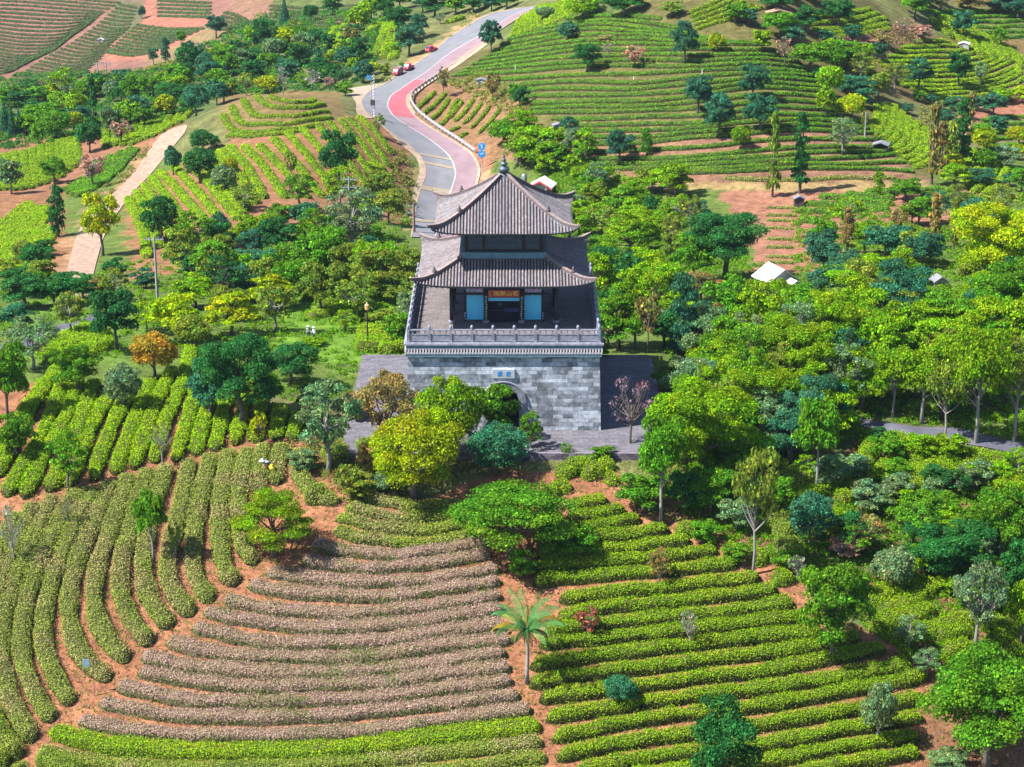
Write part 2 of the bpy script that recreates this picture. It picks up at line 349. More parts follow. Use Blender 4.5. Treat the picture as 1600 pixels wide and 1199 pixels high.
# ---------------------------------------------------------------- tea hedges
GREEN = ((.19, .32, .006), (.25, .36, .008), (.11, .24, .008)); BRIGHT = ((.22, .37, .005), (.28, .40, .007), (.13, .29, .008))
OLIVE = ((.26, .30, .06), (.35, .29, .12), (.15, .25, .03)); DEEP = ((.10, .28, .012), (.16, .33, .012), (.06, .19, .012))
MAUVE = ((.385, .265, .225), (.335, .25, .18), (.23, .20, .10)); PALE = ((.20, .29, .03), (.26, .31, .05), (.12, .22, .02)); MIXED = ((.26, .30, .05), (.34, .28, .13), (.14, .28, .015))
FAR = ((.06, .16, .04), (.09, .19, .04), (.045, .12, .035))
LOWGREEN = ((.085, .15, .022), (.20, .28, .01), (.06, .14, .012))
def hedge_mesh(px_line, wid, hgt, pal, low=None, lowfrac=.35, dens=1.0, lump=.15):
    L = resamp(px_line, max(6, int(np.hypot(*np.diff(np.asarray(px_line, float), axis=0).T).sum() / 5) + 2))
    C = P(L[:, 0], L[:, 1]); C = C[np.r_[True, np.hypot(*np.diff(C[:, :2], axis=0).T) < 12]]
    if len(C) < 3: return None
    d = np.r_[0, np.cumsum(np.hypot(*np.diff(C[:, :2], axis=0).T))]
    dist = depth(C[len(C) // 2]); s = F / dist; ds = max(.22, 4.5 / s)
    n = max(4, int(d[-1] / ds)); t = np.linspace(0, d[-1], n)
    X = np.interp(t, d, C[:, 0]); Y = np.interp(t, d, C[:, 1])
    for _ in range(3): X[1:-1] = (X[:-2] + 2 * X[1:-1] + X[2:]) / 4; Y[1:-1] = (Y[:-2] + 2 * Y[1:-1] + Y[2:]) / 4
    tx, ty = np.gradient(X), np.gradient(Y); l = np.hypot(tx, ty) + 1e-9; nx, ny = -ty / l, tx / l
    sd = int(rng.integers(1e6)); e = np.minimum(t, d[-1] - t); tap = np.sqrt(np.clip(e / .5, .02, 1))
    wv = wid * (1 + .24 * (vnoise(t, t * 0, .45, sd) - .5) + .30 * (vnoise(t, t * 0, 1.0, sd + 5) - .5)) * tap; hv = hgt * (1 + .3 * (vnoise(t, t * 0, 1.1, sd + 1) - .5)) * tap
    nx += 0; u8 = np.linspace(1, -1, 8); th = np.arccos(np.sign(u8) * u8 * u8); 
    zc = H(X, Y)
    def at(i_f, theta, grow=1.0):
        i = np.clip(i_f, 0, n - 1.001); a = np.floor(i).astype(int); b = i - a
        g = lambda A: A[a] * (1 - b) + A[a + 1] * b
        c_ = np.sign(np.cos(theta)) * np.abs(np.cos(theta)) ** .5 * g(wv) * .5 * grow; h = np.abs(np.sin(theta)) ** .38 * g(hv) * grow
        x = g(X) + g(nx) * c_; y = g(Y) + g(ny) * c_
        return x, y, H(x, y) * .6 + g(zc) * .4 + h - .04 * (1 - np.sin(theta)), h / hgt, g(nx), g(ny)
    I, TH = np.meshgrid(np.arange(n), th, indexing='ij')
    bump = 1 + lump * 2 * (vnoise(I * ds * 2.2, TH * 1.6, 1.0, sd + 2) - .5) - .09
    x, y, z, hh, _, _ = at(I.ravel().astype(float), TH.ravel(), bump.ravel())
    V = np.stack([x, y, z], 1); m = 8; idx = np.arange(n * m).reshape(n, m)
    Q = np.stack([idx[:-1, :-1], idx[:-1, 1:], idx[1:, 1:], idx[1:, :-1]], -1).reshape(-1, 4)
    def color(x, y, z, hh, k):
        r = rng.random(k)[:, None]; A = [np.array(p) for p in pal]
        blot = np.clip((vnoise(x + z, y, .55, 31) - .45) * 3.2, 0, 1)[:, None]
        c = A[0] * (1 - blot) + A[1] * blot; c = np.where(r > .72, A[2], c)
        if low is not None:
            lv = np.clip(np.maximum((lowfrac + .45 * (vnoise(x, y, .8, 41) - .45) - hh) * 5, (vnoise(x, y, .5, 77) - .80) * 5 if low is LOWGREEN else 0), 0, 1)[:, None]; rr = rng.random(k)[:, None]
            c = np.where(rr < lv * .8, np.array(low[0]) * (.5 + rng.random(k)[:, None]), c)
        return c * (.62 + .76 * rng.random(k)[:, None])
    cb = np.tile(np.array(pal[2]) * .16 + (np.array((.15, .10, .075)) if pal is MAUVE else np.array((.045, .034, .018))), (len(x), 1))  # twig brown, darkened to put shade into the gaps between leaves
    lf = max(.08, (2.0 if s > 17 else 1.7) / s); area = d[-1] * (wid + 1.5 * hgt); nl = int(min(70000, dens * (2.3 if s > 17 else 1.7) * area / (lf * lf)))
    ii = rng.random(nl) * (n - 1); u_ = rng.uniform(-1, 1, nl); tt = np.arccos(np.clip(np.sign(u_) * u_ * u_, -.98, .98)); q_ = rng.random(nl); th2 = np.arcsin(np.clip(rng.uniform(.12, .97, nl) ** (1 / .38), 0, 1)); tt = np.where(q_ < .24, th2, np.where(q_ < .48, math.pi - th2, tt))
    gr = .97 + rng.random(nl) ** 2 * (.22 if s > 17 else .08); gr = np.where(rng.random(nl) < .025, gr * rng.uniform(1.1, 1.45, nl), gr)
    x, y, z, hh, gx, gy = at(ii, tt, gr)
    ct = np.cos(tt); N0 = np.stack([gx * ct, gy * ct, np.sin(tt) * 1.1], 1) + rng.normal(0, .7, (nl, 3)); N0 /= np.linalg.norm(N0, axis=1)[:, None]
    vs, qs = leafquads(np.stack([x, y, z], 1), N0, lf * (.7 + .7 * rng.random(nl)))
    cl = np.repeat(color(x, y, z, hh, nl), 4, 0)
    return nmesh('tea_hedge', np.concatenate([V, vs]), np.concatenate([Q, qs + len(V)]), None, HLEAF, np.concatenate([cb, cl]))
def leafquads(C, N0, size):
    n = len(C); a = np.cross(N0, rng.normal(0, 1, (n, 3))); a /= np.linalg.norm(a, axis=1)[:, None] + 1e-9; b = np.cross(N0, a)
    s = np.asarray(size)[:, None] * .5 if np.ndim(size) else size * .5
    a = a * s; b = b * s * .75
    v = np.stack([C - a, C - b, C + a, C + b], 1).reshape(-1, 3)
    return v, np.arange(n * 4).reshape(-1, 4)
ORD = 'zeroth first second third fourth fifth sixth seventh eighth ninth tenth eleventh twelfth thirteenth fourteenth fifteenth sixteenth seventeenth eighteenth nineteenth twentieth'.split()
def ordw(i):
    if i <= 20: return ORD[i]
    return '%d%s' % (i, {1: 'st', 2: 'nd', 3: 'rd'}.get(i % 10 if i % 100 not in (11, 12, 13) else 0, 'th'))
HEDGES = []     # (line, width, height, palette, low palette, where phrase, colour word, order phrase)
def fam(guides, between, wid, hgt, pal, where, word, order, low=None, cut=None, **kw):
    rows = []; g = [resamp(p, 24) for p in guides]
    for i, p in enumerate(g):
        rows.append(p)
        if i < len(g) - 1:
            b = between[i] if isinstance(between, (list, tuple)) else between
            for k in range(1, b + 1): rows.append(p + (g[i + 1] - p) * k / (b + 1))
    rows = [r + np.c_[np.zeros(len(r)), .8 * np.sin(np.arange(len(r)) * .7 + i * 1.7)] * (1 if hgt < .7 else .6) for i, r in enumerate(rows)]
    for i, r in enumerate(rows): HEDGES.append(dict(line=r, w=wid, h=hgt, pal=pal, low=low, where=where, word=word, order=order, n=i + 1, tot=len(rows), **kw))
def rows(lst, *a, **kw): fam(lst, 0, *a, **kw)
W1 = 'in the front field left of the palm'
rows([[(570,780),(615,791),(665,796),(725,792)],[(540,794),(600,810),(650,814),(700,811),(742,805)],[(525,812),(600,829),(650,833),(700,828),(757,815)],[(520,833),(600,850),(675,853),(745,837)]],
     0.84, .58, MIXED, W1, 'green-brown', 'top', low=LOWGREEN)
rows([[(488,853),(545,866),(600,872),(670,869),(728,858),(765,850)],[(470,880),(520,888),(575,892),(640,890),(700,881),(768,870)],
 [(415,899),(500,910),(600,915),(700,907),(783,893)],[(386,918),(440,928),(500,934),(600,937),(700,925),(783,912)],[(349,940),(400,953),(500,962),(600,961),(700,948),(785,935)],
 [(317,959),(400,978),(500,985),(600,983),(700,969),(790,957)],[(299,986),(400,1006),(500,1010),(600,1005),(700,991),(792,980)],[(260,1008),(330,1023),(400,1031),(500,1033),(600,1029),(700,1013),(800,1003)],
 [(220,1030),(300,1046),(400,1055),(500,1056),(600,1051),(700,1037),(792,1026)],[(215,1055),(300,1070),(400,1078),(500,1077),(600,1071),(700,1058),(798,1047)],[(181,1078),(280,1096),(400,1102),(500,1100),(600,1093),(700,1081),(802,1068)],
 [(154,1102),(250,1120),(400,1127),(500,1124),(600,1116),(700,1104),(812,1091)],[(122,1130),(220,1149),(400,1155),(500,1152),(600,1144),(700,1129),(832,1114)]],
     0.86, .62, MAUVE, W1, 'mauve-brown', 'top', low=LOWGREEN, lowfrac=.68)
rows([[(78,1148),(160,1170),(260,1179),(400,1182),(500,1180),(600,1171),(700,1157),(845,1139)]], 1.15, .72, BRIGHT, W1, 'bright green', 'top')
rows([[(59,1178),(160,1198),(300,1206),(450,1203),(600,1195),(700,1181),(848,1164)],[(300,1232),(500,1226),(700,1207),(855,1188)],[(300,1258),(500,1252),(700,1233),(860,1212)]], 0.92, .6, MIXED, W1, 'olive mixed', 'top', low=LOWGREEN)
W2 = 'in the front field right of the palm'
rows([[(885,795),(920,791),(950,785)],[(885,812),(935,808),(978,801)],[(880,833),(940,827),(1002,815)],[(850,853),(902,846),(980,841),(1046,832)],[(838,877),(900,870),(1000,860),(1080,850)],[(830,894),(920,886),(1000,880),(1070,872),(1121,866)],
 [(832,916),(900,908),(1000,900),(1080,894),(1152,885)],[(873,942),(940,934),(1000,928),(1100,918),(1188,906)],[(870,971),(935,957),(1000,951),(1100,940),(1215,927)],[(850,993),(937,981),(1000,974),(1100,966),(1200,953),(1240,947)],
 [(842,1013),(920,1005),(1000,998),(1100,987),(1200,976),(1262,968)],[(828,1046),(900,1035),(1000,1023),(1100,1011),(1200,1000),(1285,990)],[(827,1074),(900,1063),(1000,1050),(1100,1038),(1200,1026),(1290,1012),(1345,1000)],
 [(842,1098),(900,1090),(1000,1077),(1100,1065),(1200,1053),(1290,1036),(1384,1018)],[(853,1129),(920,1117),(1000,1105),(1100,1093),(1200,1081),(1300,1065),(1425,1045)],[(862,1161),(930,1145),(1000,1132),(1100,1119),(1200,1108),(1330,1084),(1450,1062)],
 [(870,1190),(940,1174),(1000,1163),(1100,1150),(1200,1138),(1330,1115),(1447,1098)],[(900,1212),(1000,1192),(1100,1180),(1200,1168),(1330,1144),(1442,1125)],[(980,1218),(1100,1206),(1200,1194),(1330,1172),(1437,1155)],[(1100,1232),(1200,1222),(1330,1199),(1437,1182)]],
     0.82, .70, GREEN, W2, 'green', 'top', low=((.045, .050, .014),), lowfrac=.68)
rows([[(856,765),(880,772)],[(868,745),(902,738)],[(884,743),(905,732),(922,724)],[(908,748),(935,738),(958,728)],[(946,757),(965,748)],[(870,768),(893,762)],[(1052,838),(1085,832),(1106,826)],[(1100,850),(1120,846)],[(1130,868),(1155,862)],[(1170,880),(1200,875)]], 1.25, .75, GREEN, 'below the stone terrace edge', 'short green', 'left')
W3 = 'in the curving lower left field'
fam([[(30,805),(5,850),(-15,895)],[(55,790),(30,848),(6,900),(-12,960)],[(85,780),(57,838),(29,900),(8,965),(2,1030),(18,1105),(50,1162)],[(120,772),(84,838),(56,900),(36,975),(35,1035),(52,1085),(82,1130)],[(145,766),(112,838),(86,900),(70,965),(68,1010),(85,1060),(112,1105)],
 [(175,757),(140,838),(116,900),(108,965),(118,1010),(140,1045),(172,1066)],[(202,747),(172,838),(151,900),(150,965),(166,1003),(200,1036)],[(232,738),(205,830),(188,900),(193,950),(212,985),(238,1010)],
 [(262,732),(238,800),(225,870),(224,900),(236,945),(268,985)],[(295,724),(285,790),(268,850),(262,900),(275,938),(300,965)],[(330,716),(312,790),(302,860),(303,900),(315,925),(332,942)],[(358,708),(345,790),(345,860),(352,895),(368,918)],
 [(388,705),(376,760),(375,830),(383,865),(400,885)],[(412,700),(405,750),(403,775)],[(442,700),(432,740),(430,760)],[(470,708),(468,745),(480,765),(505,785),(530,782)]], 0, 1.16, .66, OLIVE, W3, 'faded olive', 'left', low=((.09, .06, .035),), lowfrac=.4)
rows([[(-20,1110),(5,1160),(28,1190)],[(-20,1170),(8,1205)],[(62,1185),(95,1205),(130,1215)],[(25,1205),(40,1215)]], 1.3, .85, PALE, 'in the bottom left corner', 'pale green', 'left')
rows([[(488,772),(500,790)],[(545,745),(565,752),(580,765)],[(520,700),(530,735)],[(570,700),(590,730),(610,745)]], 1.7, 1.0, PALE, 'beside the bare red earth patch', 'rough olive', 'left')
W4 = 'in the bright field under the road trees'
fam([[(72,600),(40,645),(0,715),(-15,740)],[(92,577),(60,625),(20,700),(-5,750)],[(105,572),(98,602),(67,680),(34,737),(10,778)],[(122,600),(98,670),(71,714),(38,781)],[(148,600),(121,680),(76,772)],[(180,600),(135,694),(107,765)],[(205,610),(162,704),(145,755)],[(236,600),(209,667),(179,744)],
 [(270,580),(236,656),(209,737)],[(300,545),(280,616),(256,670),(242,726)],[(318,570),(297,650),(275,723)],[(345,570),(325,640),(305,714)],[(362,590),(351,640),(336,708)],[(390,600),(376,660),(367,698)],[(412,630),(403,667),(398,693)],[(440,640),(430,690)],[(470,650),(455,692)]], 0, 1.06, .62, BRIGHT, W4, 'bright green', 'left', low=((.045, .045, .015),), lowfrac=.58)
W5 = 'left of the dirt road'
fam([[(-10,362),(15,340),(45,318)],[(-5,392),(18,365),(62,325)],[(5,425),(32,385),(62,345),(78,325)],[(30,428),(50,395),(70,355)],[(52,430),(70,392),(88,358)]], [2,2,1,1], 0.95, .5, BRIGHT, W5, 'bright green', 'left')
fam([[(-20,248),(-8,275),(-4,300)],[(37,238),(40,265),(46,297)],[(90,222),(92,245),(94,280)],[(122,212),(118,232),(126,255)]], [3,3,2], 1.3, .6, GREEN, 'beyond the woods at the left edge', 'green', 'left')
fam([[(165,205),(166,232)],[(212,192),(206,228)],[(250,185),(240,215)],[(296,178),(280,195)]], [2,2,2], 1.2, .6, GREEN, 'above the dirt road bend', 'short green', 'left')
fam([[(150,295),(180,272),(215,235)],[(120,310),(150,285),(178,258),(205,232)],[(100,300),(130,282),(160,250)]], 2, 1.1, .5, DEEP, 'on the bank left of the dirt road', 'dark green', 'right')
W6 = 'right of the dirt road'
fam([[(200,312),(208,330),(222,360),(230,405)],[(225,290),(248,330),(268,375)],[(250,270),(290,312),(335,368)],[(290,250),(335,300),(372,345)],[(330,243),(352,275),(388,330)],[(358,231),(385,262),(412,311)],[(405,228),(440,264),(480,312)],[(449,209),(489,256),(525,308)],[(495,196),(540,250),(578,302)],[(532,189),(575,240),(606,285)],[(560,184),(590,213),(612,243)]],
    [1,1,1,1,1,1,1,1,1,1], 1.2, .6, BRIGHT, W6, 'bright green', 'left')
rows([[(572,262),(600,264)],[(575,275),(604,278)],[(576,288),(606,291)],[(578,300),(608,304)]], 1.6, .7, BRIGHT, 'under the road bank', 'short green', 'top')
rows([[(420,152),(440,159),(470,162),(492,158)],[(400,150),(412,163),(455,171),(508,165)],[(380,158),(392,177),(440,184),(515,175)],[(362,168),(374,190),(430,196),(520,184)],[(348,180),(362,203),(430,206),(505,196)],[(352,214),(400,214),(468,207)]], 1.0, .5, GREEN, 'ringing the small grassy knoll', 'curved green', 'top')
rows([[(648,174),(662,162),(680,145)],[(658,182),(678,167),(696,147)],[(672,190),(688,176),(702,155)],[(686,199),(700,185),(708,168),(716,156)],[(702,186),(712,173),(722,161)],[(711,191),(727,176),(740,157)],[(723,197),(740,180),(753,162)],[(735,203),(752,186),(766,166)],[(748,210),(768,190),(783,170)],[(765,212),(784,195),(799,178)],[(785,224),(802,206),(815,187)],[(700,209),(720,199)],[(716,217),(731,209)]], 0.75, .45, GREEN, 'on the slope below the guardrail', 'short green', 'left')
W7 = 'on the big hillside right of the road'
fam([[(885,31),(960,26),(1035,31)],[(792,64),(850,52),(920,40),(1000,45),(1060,53),(1130,70)],[(746,97),(800,88),(867,77),(1000,70),(1100,72),(1200,70)],[(705,121),(800,114),(900,107),(1000,105),(1100,105),(1200,102),(1270,110)],
     [(812,133),(900,130),(1000,131),(1080,124),(1160,117),(1290,122)],[(822,163),(900,161),(1000,160),(1080,153),(1200,138),(1290,145)],[(828,179),(950,176),(1100,171),(1200,160),(1310,164)],[(895,197),(1000,197),(1100,193),(1200,181),(1335,184)],
     [(925,226),(1000,225),(1100,216),(1250,206),(1372,210)],[(900,252),(1000,250),(1100,246),(1250,232),(1385,233)],[(940,266),(1050,263),(1150,256),(1300,250),(1410,243)],[(1055,274),(1200,267),(1300,265),(1430,270)]],
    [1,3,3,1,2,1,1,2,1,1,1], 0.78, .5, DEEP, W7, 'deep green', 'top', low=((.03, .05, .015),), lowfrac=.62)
fam([[(800,60),(812,32)],[(835,50),(832,18)],[(868,38),(850,8)],[(905,22),(880,0)]], [2,2,2], 1.1, .5, BRIGHT, 'where the road leaves the picture', 'short bright green', 'left')
fam([[(1360,204),(1370,186),(1370,166)],[(1376,222),(1392,202),(1398,165)],[(1392,238),(1414,222),(1420,185)],[(1408,252),(1437,238),(1446,200)],[(1428,264),(1455,252),(1465,215)]], 1, 1.15, .5, BRIGHT, 'curving behind the small plank hut', 'bright green', 'left')
W8 = 'on the farther right hillside'
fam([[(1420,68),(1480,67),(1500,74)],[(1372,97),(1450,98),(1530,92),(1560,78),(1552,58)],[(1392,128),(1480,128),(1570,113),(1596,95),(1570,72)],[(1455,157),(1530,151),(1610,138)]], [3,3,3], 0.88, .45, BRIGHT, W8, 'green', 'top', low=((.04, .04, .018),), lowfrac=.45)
fam([[(1452,30),(1470,45),(1488,62)],[(1480,28),(1505,52),(1535,90)],[(1510,40),(1545,65),(1575,100)]], 1, 1.8, .8, BRIGHT, 'on the shoulder above the white hut', 'bright green', 'left')
fam([[(1075,22),(1110,8),(1140,-8)],[(1085,48),(1140,30),(1190,12)]], 3, 0.9, .45, BRIGHT, 'at the top edge beyond the hillside', 'slanting green', 'top')
fam([[(1262,28),(1320,22),(1360,15)],[(1268,48),(1330,43),(1385,28)],[(1300,60),(1350,54),(1392,45)]], 1, 0.9, .4, GREEN, 'near the brown barn', 'green', 'top')
fam([[(1450,20),(1530,20),(1610,18)],[(1500,58),(1560,60),(1610,58)]], 4, 1.0, .5, DEEP, 'in the far top right corner', 'thin green', 'top')
rows([[(1278,309),(1340,316),(1395,322)],[(1255,321),(1312,324),(1392,331)],[(1243,332),(1305,336),(1330,339)],[(1250,347),(1280,349)],[(1318,306),(1400,314)],[(1350,302),(1420,303),(1480,300)],[(1437,312),(1495,303)],[(1450,318),(1507,307)],[(1475,325),(1522,314)],[(1503,335),(1531,326)]], 1.2, .7, DEEP, 'on the red terraces by the sentry hut', 'green', 'top')
rows([[(1196,y),(1238 + (y % 3) * 4,y + 1)] for y in (326,338,346,358,375,388,403,412)], .5, .35, OLIVE, 'on the red plot beside the footpath', 'thin patchy', 'top')
rows([[(1130,279),(1200,284),(1290,281),(1400,279)],[(960,270),(985,284),(1030,282)],[(1010,288),(1040,281),(1075,282)]], .8, .45, OLIVE, 'at the foot of the big hillside', 'thin olive', 'top')
rows([[(1532,190),(1560,186),(1605,184)],[(1528,200),(1560,197),(1605,195)],[(1530,211),(1560,208),(1605,205)],[(1533,222),(1560,219),(1605,216)],[(1540,233),(1605,228)],[(1545,244),(1605,240)]], 1.0, .5, DEEP, 'at the right edge beside the golden bushes', 'green', 'top')
rows([[(1520,236),(1512,262),(1518,282)],[(1532,240),(1526,262),(1530,285)],[(1545,250),(1535,275),(1510,296)],[(1560,255),(1548,280),(1520,303)],[(1575,262),(1560,288),(1535,310)]], 1.1, .6, BRIGHT, 'under the golden bushes at the right edge', 'curving green', 'left')
W9 = 'on the rough slope below the right path'
fam([[(1372,683),(1350,725),(1300,762),(1240,790)],[(1402,682),(1402,715),(1365,752),(1310,790)],[(1445,692),(1430,730),(1395,768),(1350,800)],[(1480,697),(1472,745),(1450,780)],[(1512,708),(1495,765)],[(1560,716),(1548,780)],[(1600,722),(1590,785)]], [0,0,1,0,1,1], 1.3, .8, GREEN, W9, 'rough green', 'left')
rows([[(1062,742),(1085,733),(1100,727)],[(1090,760),(1125,748),(1150,735)],[(1195,762),(1215,752),(1238,742)],[(1208,778),(1235,766),(1262,748)],[(1075,775),(1110,768)],[(1200,815),(1235,805)],[(1205,838),(1240,832)],[(1210,868),(1255,858)]], 1.8, .95, PALE, 'among the trees right of the terrace', 'short green', 'top')
rows([[(1350,947),(1380,938),(1405,927)],[(1370,962),(1420,945),(1465,915)],[(1355,985),(1410,970),(1460,955)],[(1390,1006),(1460,988),(1530,968)],[(1535,986),(1588,965)],[(1542,1012),(1600,990)],[(1530,1034),(1600,1015)],[(1405,1028),(1425,1022)],[(1205,915),(1240,903)],[(1370,935),(1440,905)],[(1460,1000),(1520,985)],[(1470,1025),(1520,1012)]], 1.2, .7, GREEN, 'on the lower right slope', 'pale green', 'top')
rows([[(445,425),(480,412),(515,402)],[(450,435),(530,411)],[(455,446),(545,421)],[(468,456),(560,431)],[(480,470),(570,440)],[(500,480),(580,455)],[(520,492),(600,465)],[(480,500),(560,480)]], 2.0, .7, BRIGHT, 'on the lawn terrace left of the gate', 'low green', 'top')
rows([[(585,552),(592,520)],[(606,556),(614,520)],[(625,552),(628,522)],[(570,552),(574,515)]], 1.6, .9, GREEN, 'just left of the gate platform', 'short green', 'left')
rows([[(62,545),(110,530),(150,514)],[(60,556),(120,541),(165,524)],[(70,568),(130,553),(175,535)]], 2.0, .7, BRIGHT, 'below the shaded service path', 'low green', 'top')
fam([[(588,88),(598,62),(606,34)],[(600,92),(612,60),(618,36)],[(613,95),(619,70),(622,55)]], 0, 1.8, .8, BRIGHT, 'left of the three red vehicles', 'bright green', 'left')
rows([[(510,78),(525,45)],[(525,78),(538,42)],[(697,38),(725,29)],[(575,52),(610,28)]], 1.6, .8, BRIGHT, 'in gaps of the upper woods', 'bright green', 'left')
# far hill: hundreds of tiny rows that read as stripes
FARROWS = []
def far(guides, between):
    g = [resamp(p, 24) for p in guides]
    for i in range(len(g) - 1):
        for k in range(between[i] + 1): FARROWS.append(g[i] + (g[i + 1] - g[i]) * k / (between[i] + 1))
    FARROWS.append(g[-1])
far([[(-20,-12),(80,-4),(190,6)],[(-20,8),(40,10),(90,14),(165,20)],[(-20,48),(50,56),(110,52),(142,38)],[(-20,80),(40,88),(80,82),(105,62)],[(-20,118),(20,112),(45,92)]], [2,6,5,6])
far([[(185,8),(215,14)],[(150,40),(180,46),(205,44)],[(110,68),(150,74),(180,66)],[(60,96),(110,104),(160,92)],[(20,125),(80,130),(130,120)],[(-20,150),(40,148),(90,140)]], [5,5,5,5,3])
far([[(245,2),(330,6)],[(245,26),(330,28)]], [3])
far([[(212,40),(260,46),(320,46)],[(165,82),(210,88),(235,84)]], [8])
far([[(350,20),(380,30),(400,45)],[(330,45),(360,48),(392,52)]], [3])
far([[(420,10),(470,14),(560,10)],[(420,45),(480,50),(540,42)]], [5])
LIMIT = 300
def build_hedges():
    inds = sorted(range(len(HEDGES)), key=lambda i: -np.mean(HEDGES[i]['line'][:, 1]))
    keep = set(inds[:LIMIT]); print('hedges', len(HEDGES)); fl = 0
    extra = []
    for i, h in enumerate(HEDGES):
        me = hedge_mesh(h['line'], h['w'], h['h'], h['pal'], h['low'], h.get('lowfrac', .35))
        if me is None: continue
        fl += len(me.polygons)
        o = link('tea_hedge', me)
        if i in keep:
            sd = {'top': 'from top', 'left': 'from left', 'right': 'from right'}[h['order']]
            lab = ('%s %s tea hedge %s, %s' % (ordw(h['n']), h['word'], sd, h['where'])) if h['tot'] > 1 else 'long %s tea hedge %s' % (h['word'], h['where'])
            tag(o, lab, 'tea hedge', 'tea hedges in clipped rows')
        else:
            bpy.data.objects.remove(o); extra.append(me)
    print('hedge faces', fl)
    Vs, Qs, Cs = [], [], []; n = 0
    for me in extra + [hedge_mesh(L, .92, .5, FAR, None, dens=.5) for L in FARROWS]:
        if me is None: continue
        v = np.empty(len(me.vertices) * 3, np.float32); me.vertices.foreach_get('co', v); q = np.empty(len(me.polygons) * 4, np.int32); me.loops.foreach_get('vertex_index', q)
        cc = np.empty(len(me.vertices) * 4, np.float32); me.color_attributes['tint'].data.foreach_get('color', cc)
        Vs.append(v.reshape(-1, 3)); Qs.append(q.reshape(-1, 4) + n); Cs.append(cc.reshape(-1, 4)[:, :3]); n += len(Vs[-1]); bpy.data.meshes.remove(me)
    o = link('distant_tea_rows', nmesh('distant_tea_rows', np.concatenate(Vs), np.concatenate(Qs), None, HLEAF, np.concatenate(Cs)))
    tag(o, 'striped tea rows on the hazy far hillside', 'tea rows', None, 'stuff')
build_hedges()

# ---------------------------------------------------------------- trees
TONE = dict(dg=((.024,.125,.026),'dark green'), bg=((.034,.135,.068),'blue-green'), mg=((.078,.215,.009),'mid green'), lg=((.140,.275,.004),'bright green'), yg=((.25,.33,.003),'yellow-green'),
            ol=((.15,.22,.024),'olive'), og=((.30,.19,.018),'orange-tinged'), gr=((.12,.215,.085),'grey-green'), br=((.21,.185,.055),'brownish'), pk=((.32,.20,.15),'pinkish'), pu=((.17,.11,.14),'purplish'), wh=((.26,.28,.2),'pale grey'), rd=((.27,.10,.06),'reddish'))
KIND = dict(R=('round_tree','round-crowned tree'), B=('broadleaf_tree','broadleaf tree'), U=('spreading_tree','spreading tree'), A=('airy_tree','airy tree'), N=('bare_tree','leafless tree'),
            C=('conifer_tree','conifer'), S=('slender_conifer','slender conifer'), L=('column_tree','column-shaped tree'), T=('tall_tree','tall-stemmed tree'), V=('tall_tree','sparse tall tree'), H=('shrub','low shrub'))
def fibo(n, r):
    i = np.arange(n) + r.random(); ph = np.arccos(1 - 2 * i / n); th = i * 2.39996
    return np.stack([np.cos(th) * np.sin(ph), np.sin(th) * np.sin(ph), np.cos(ph)], 1)
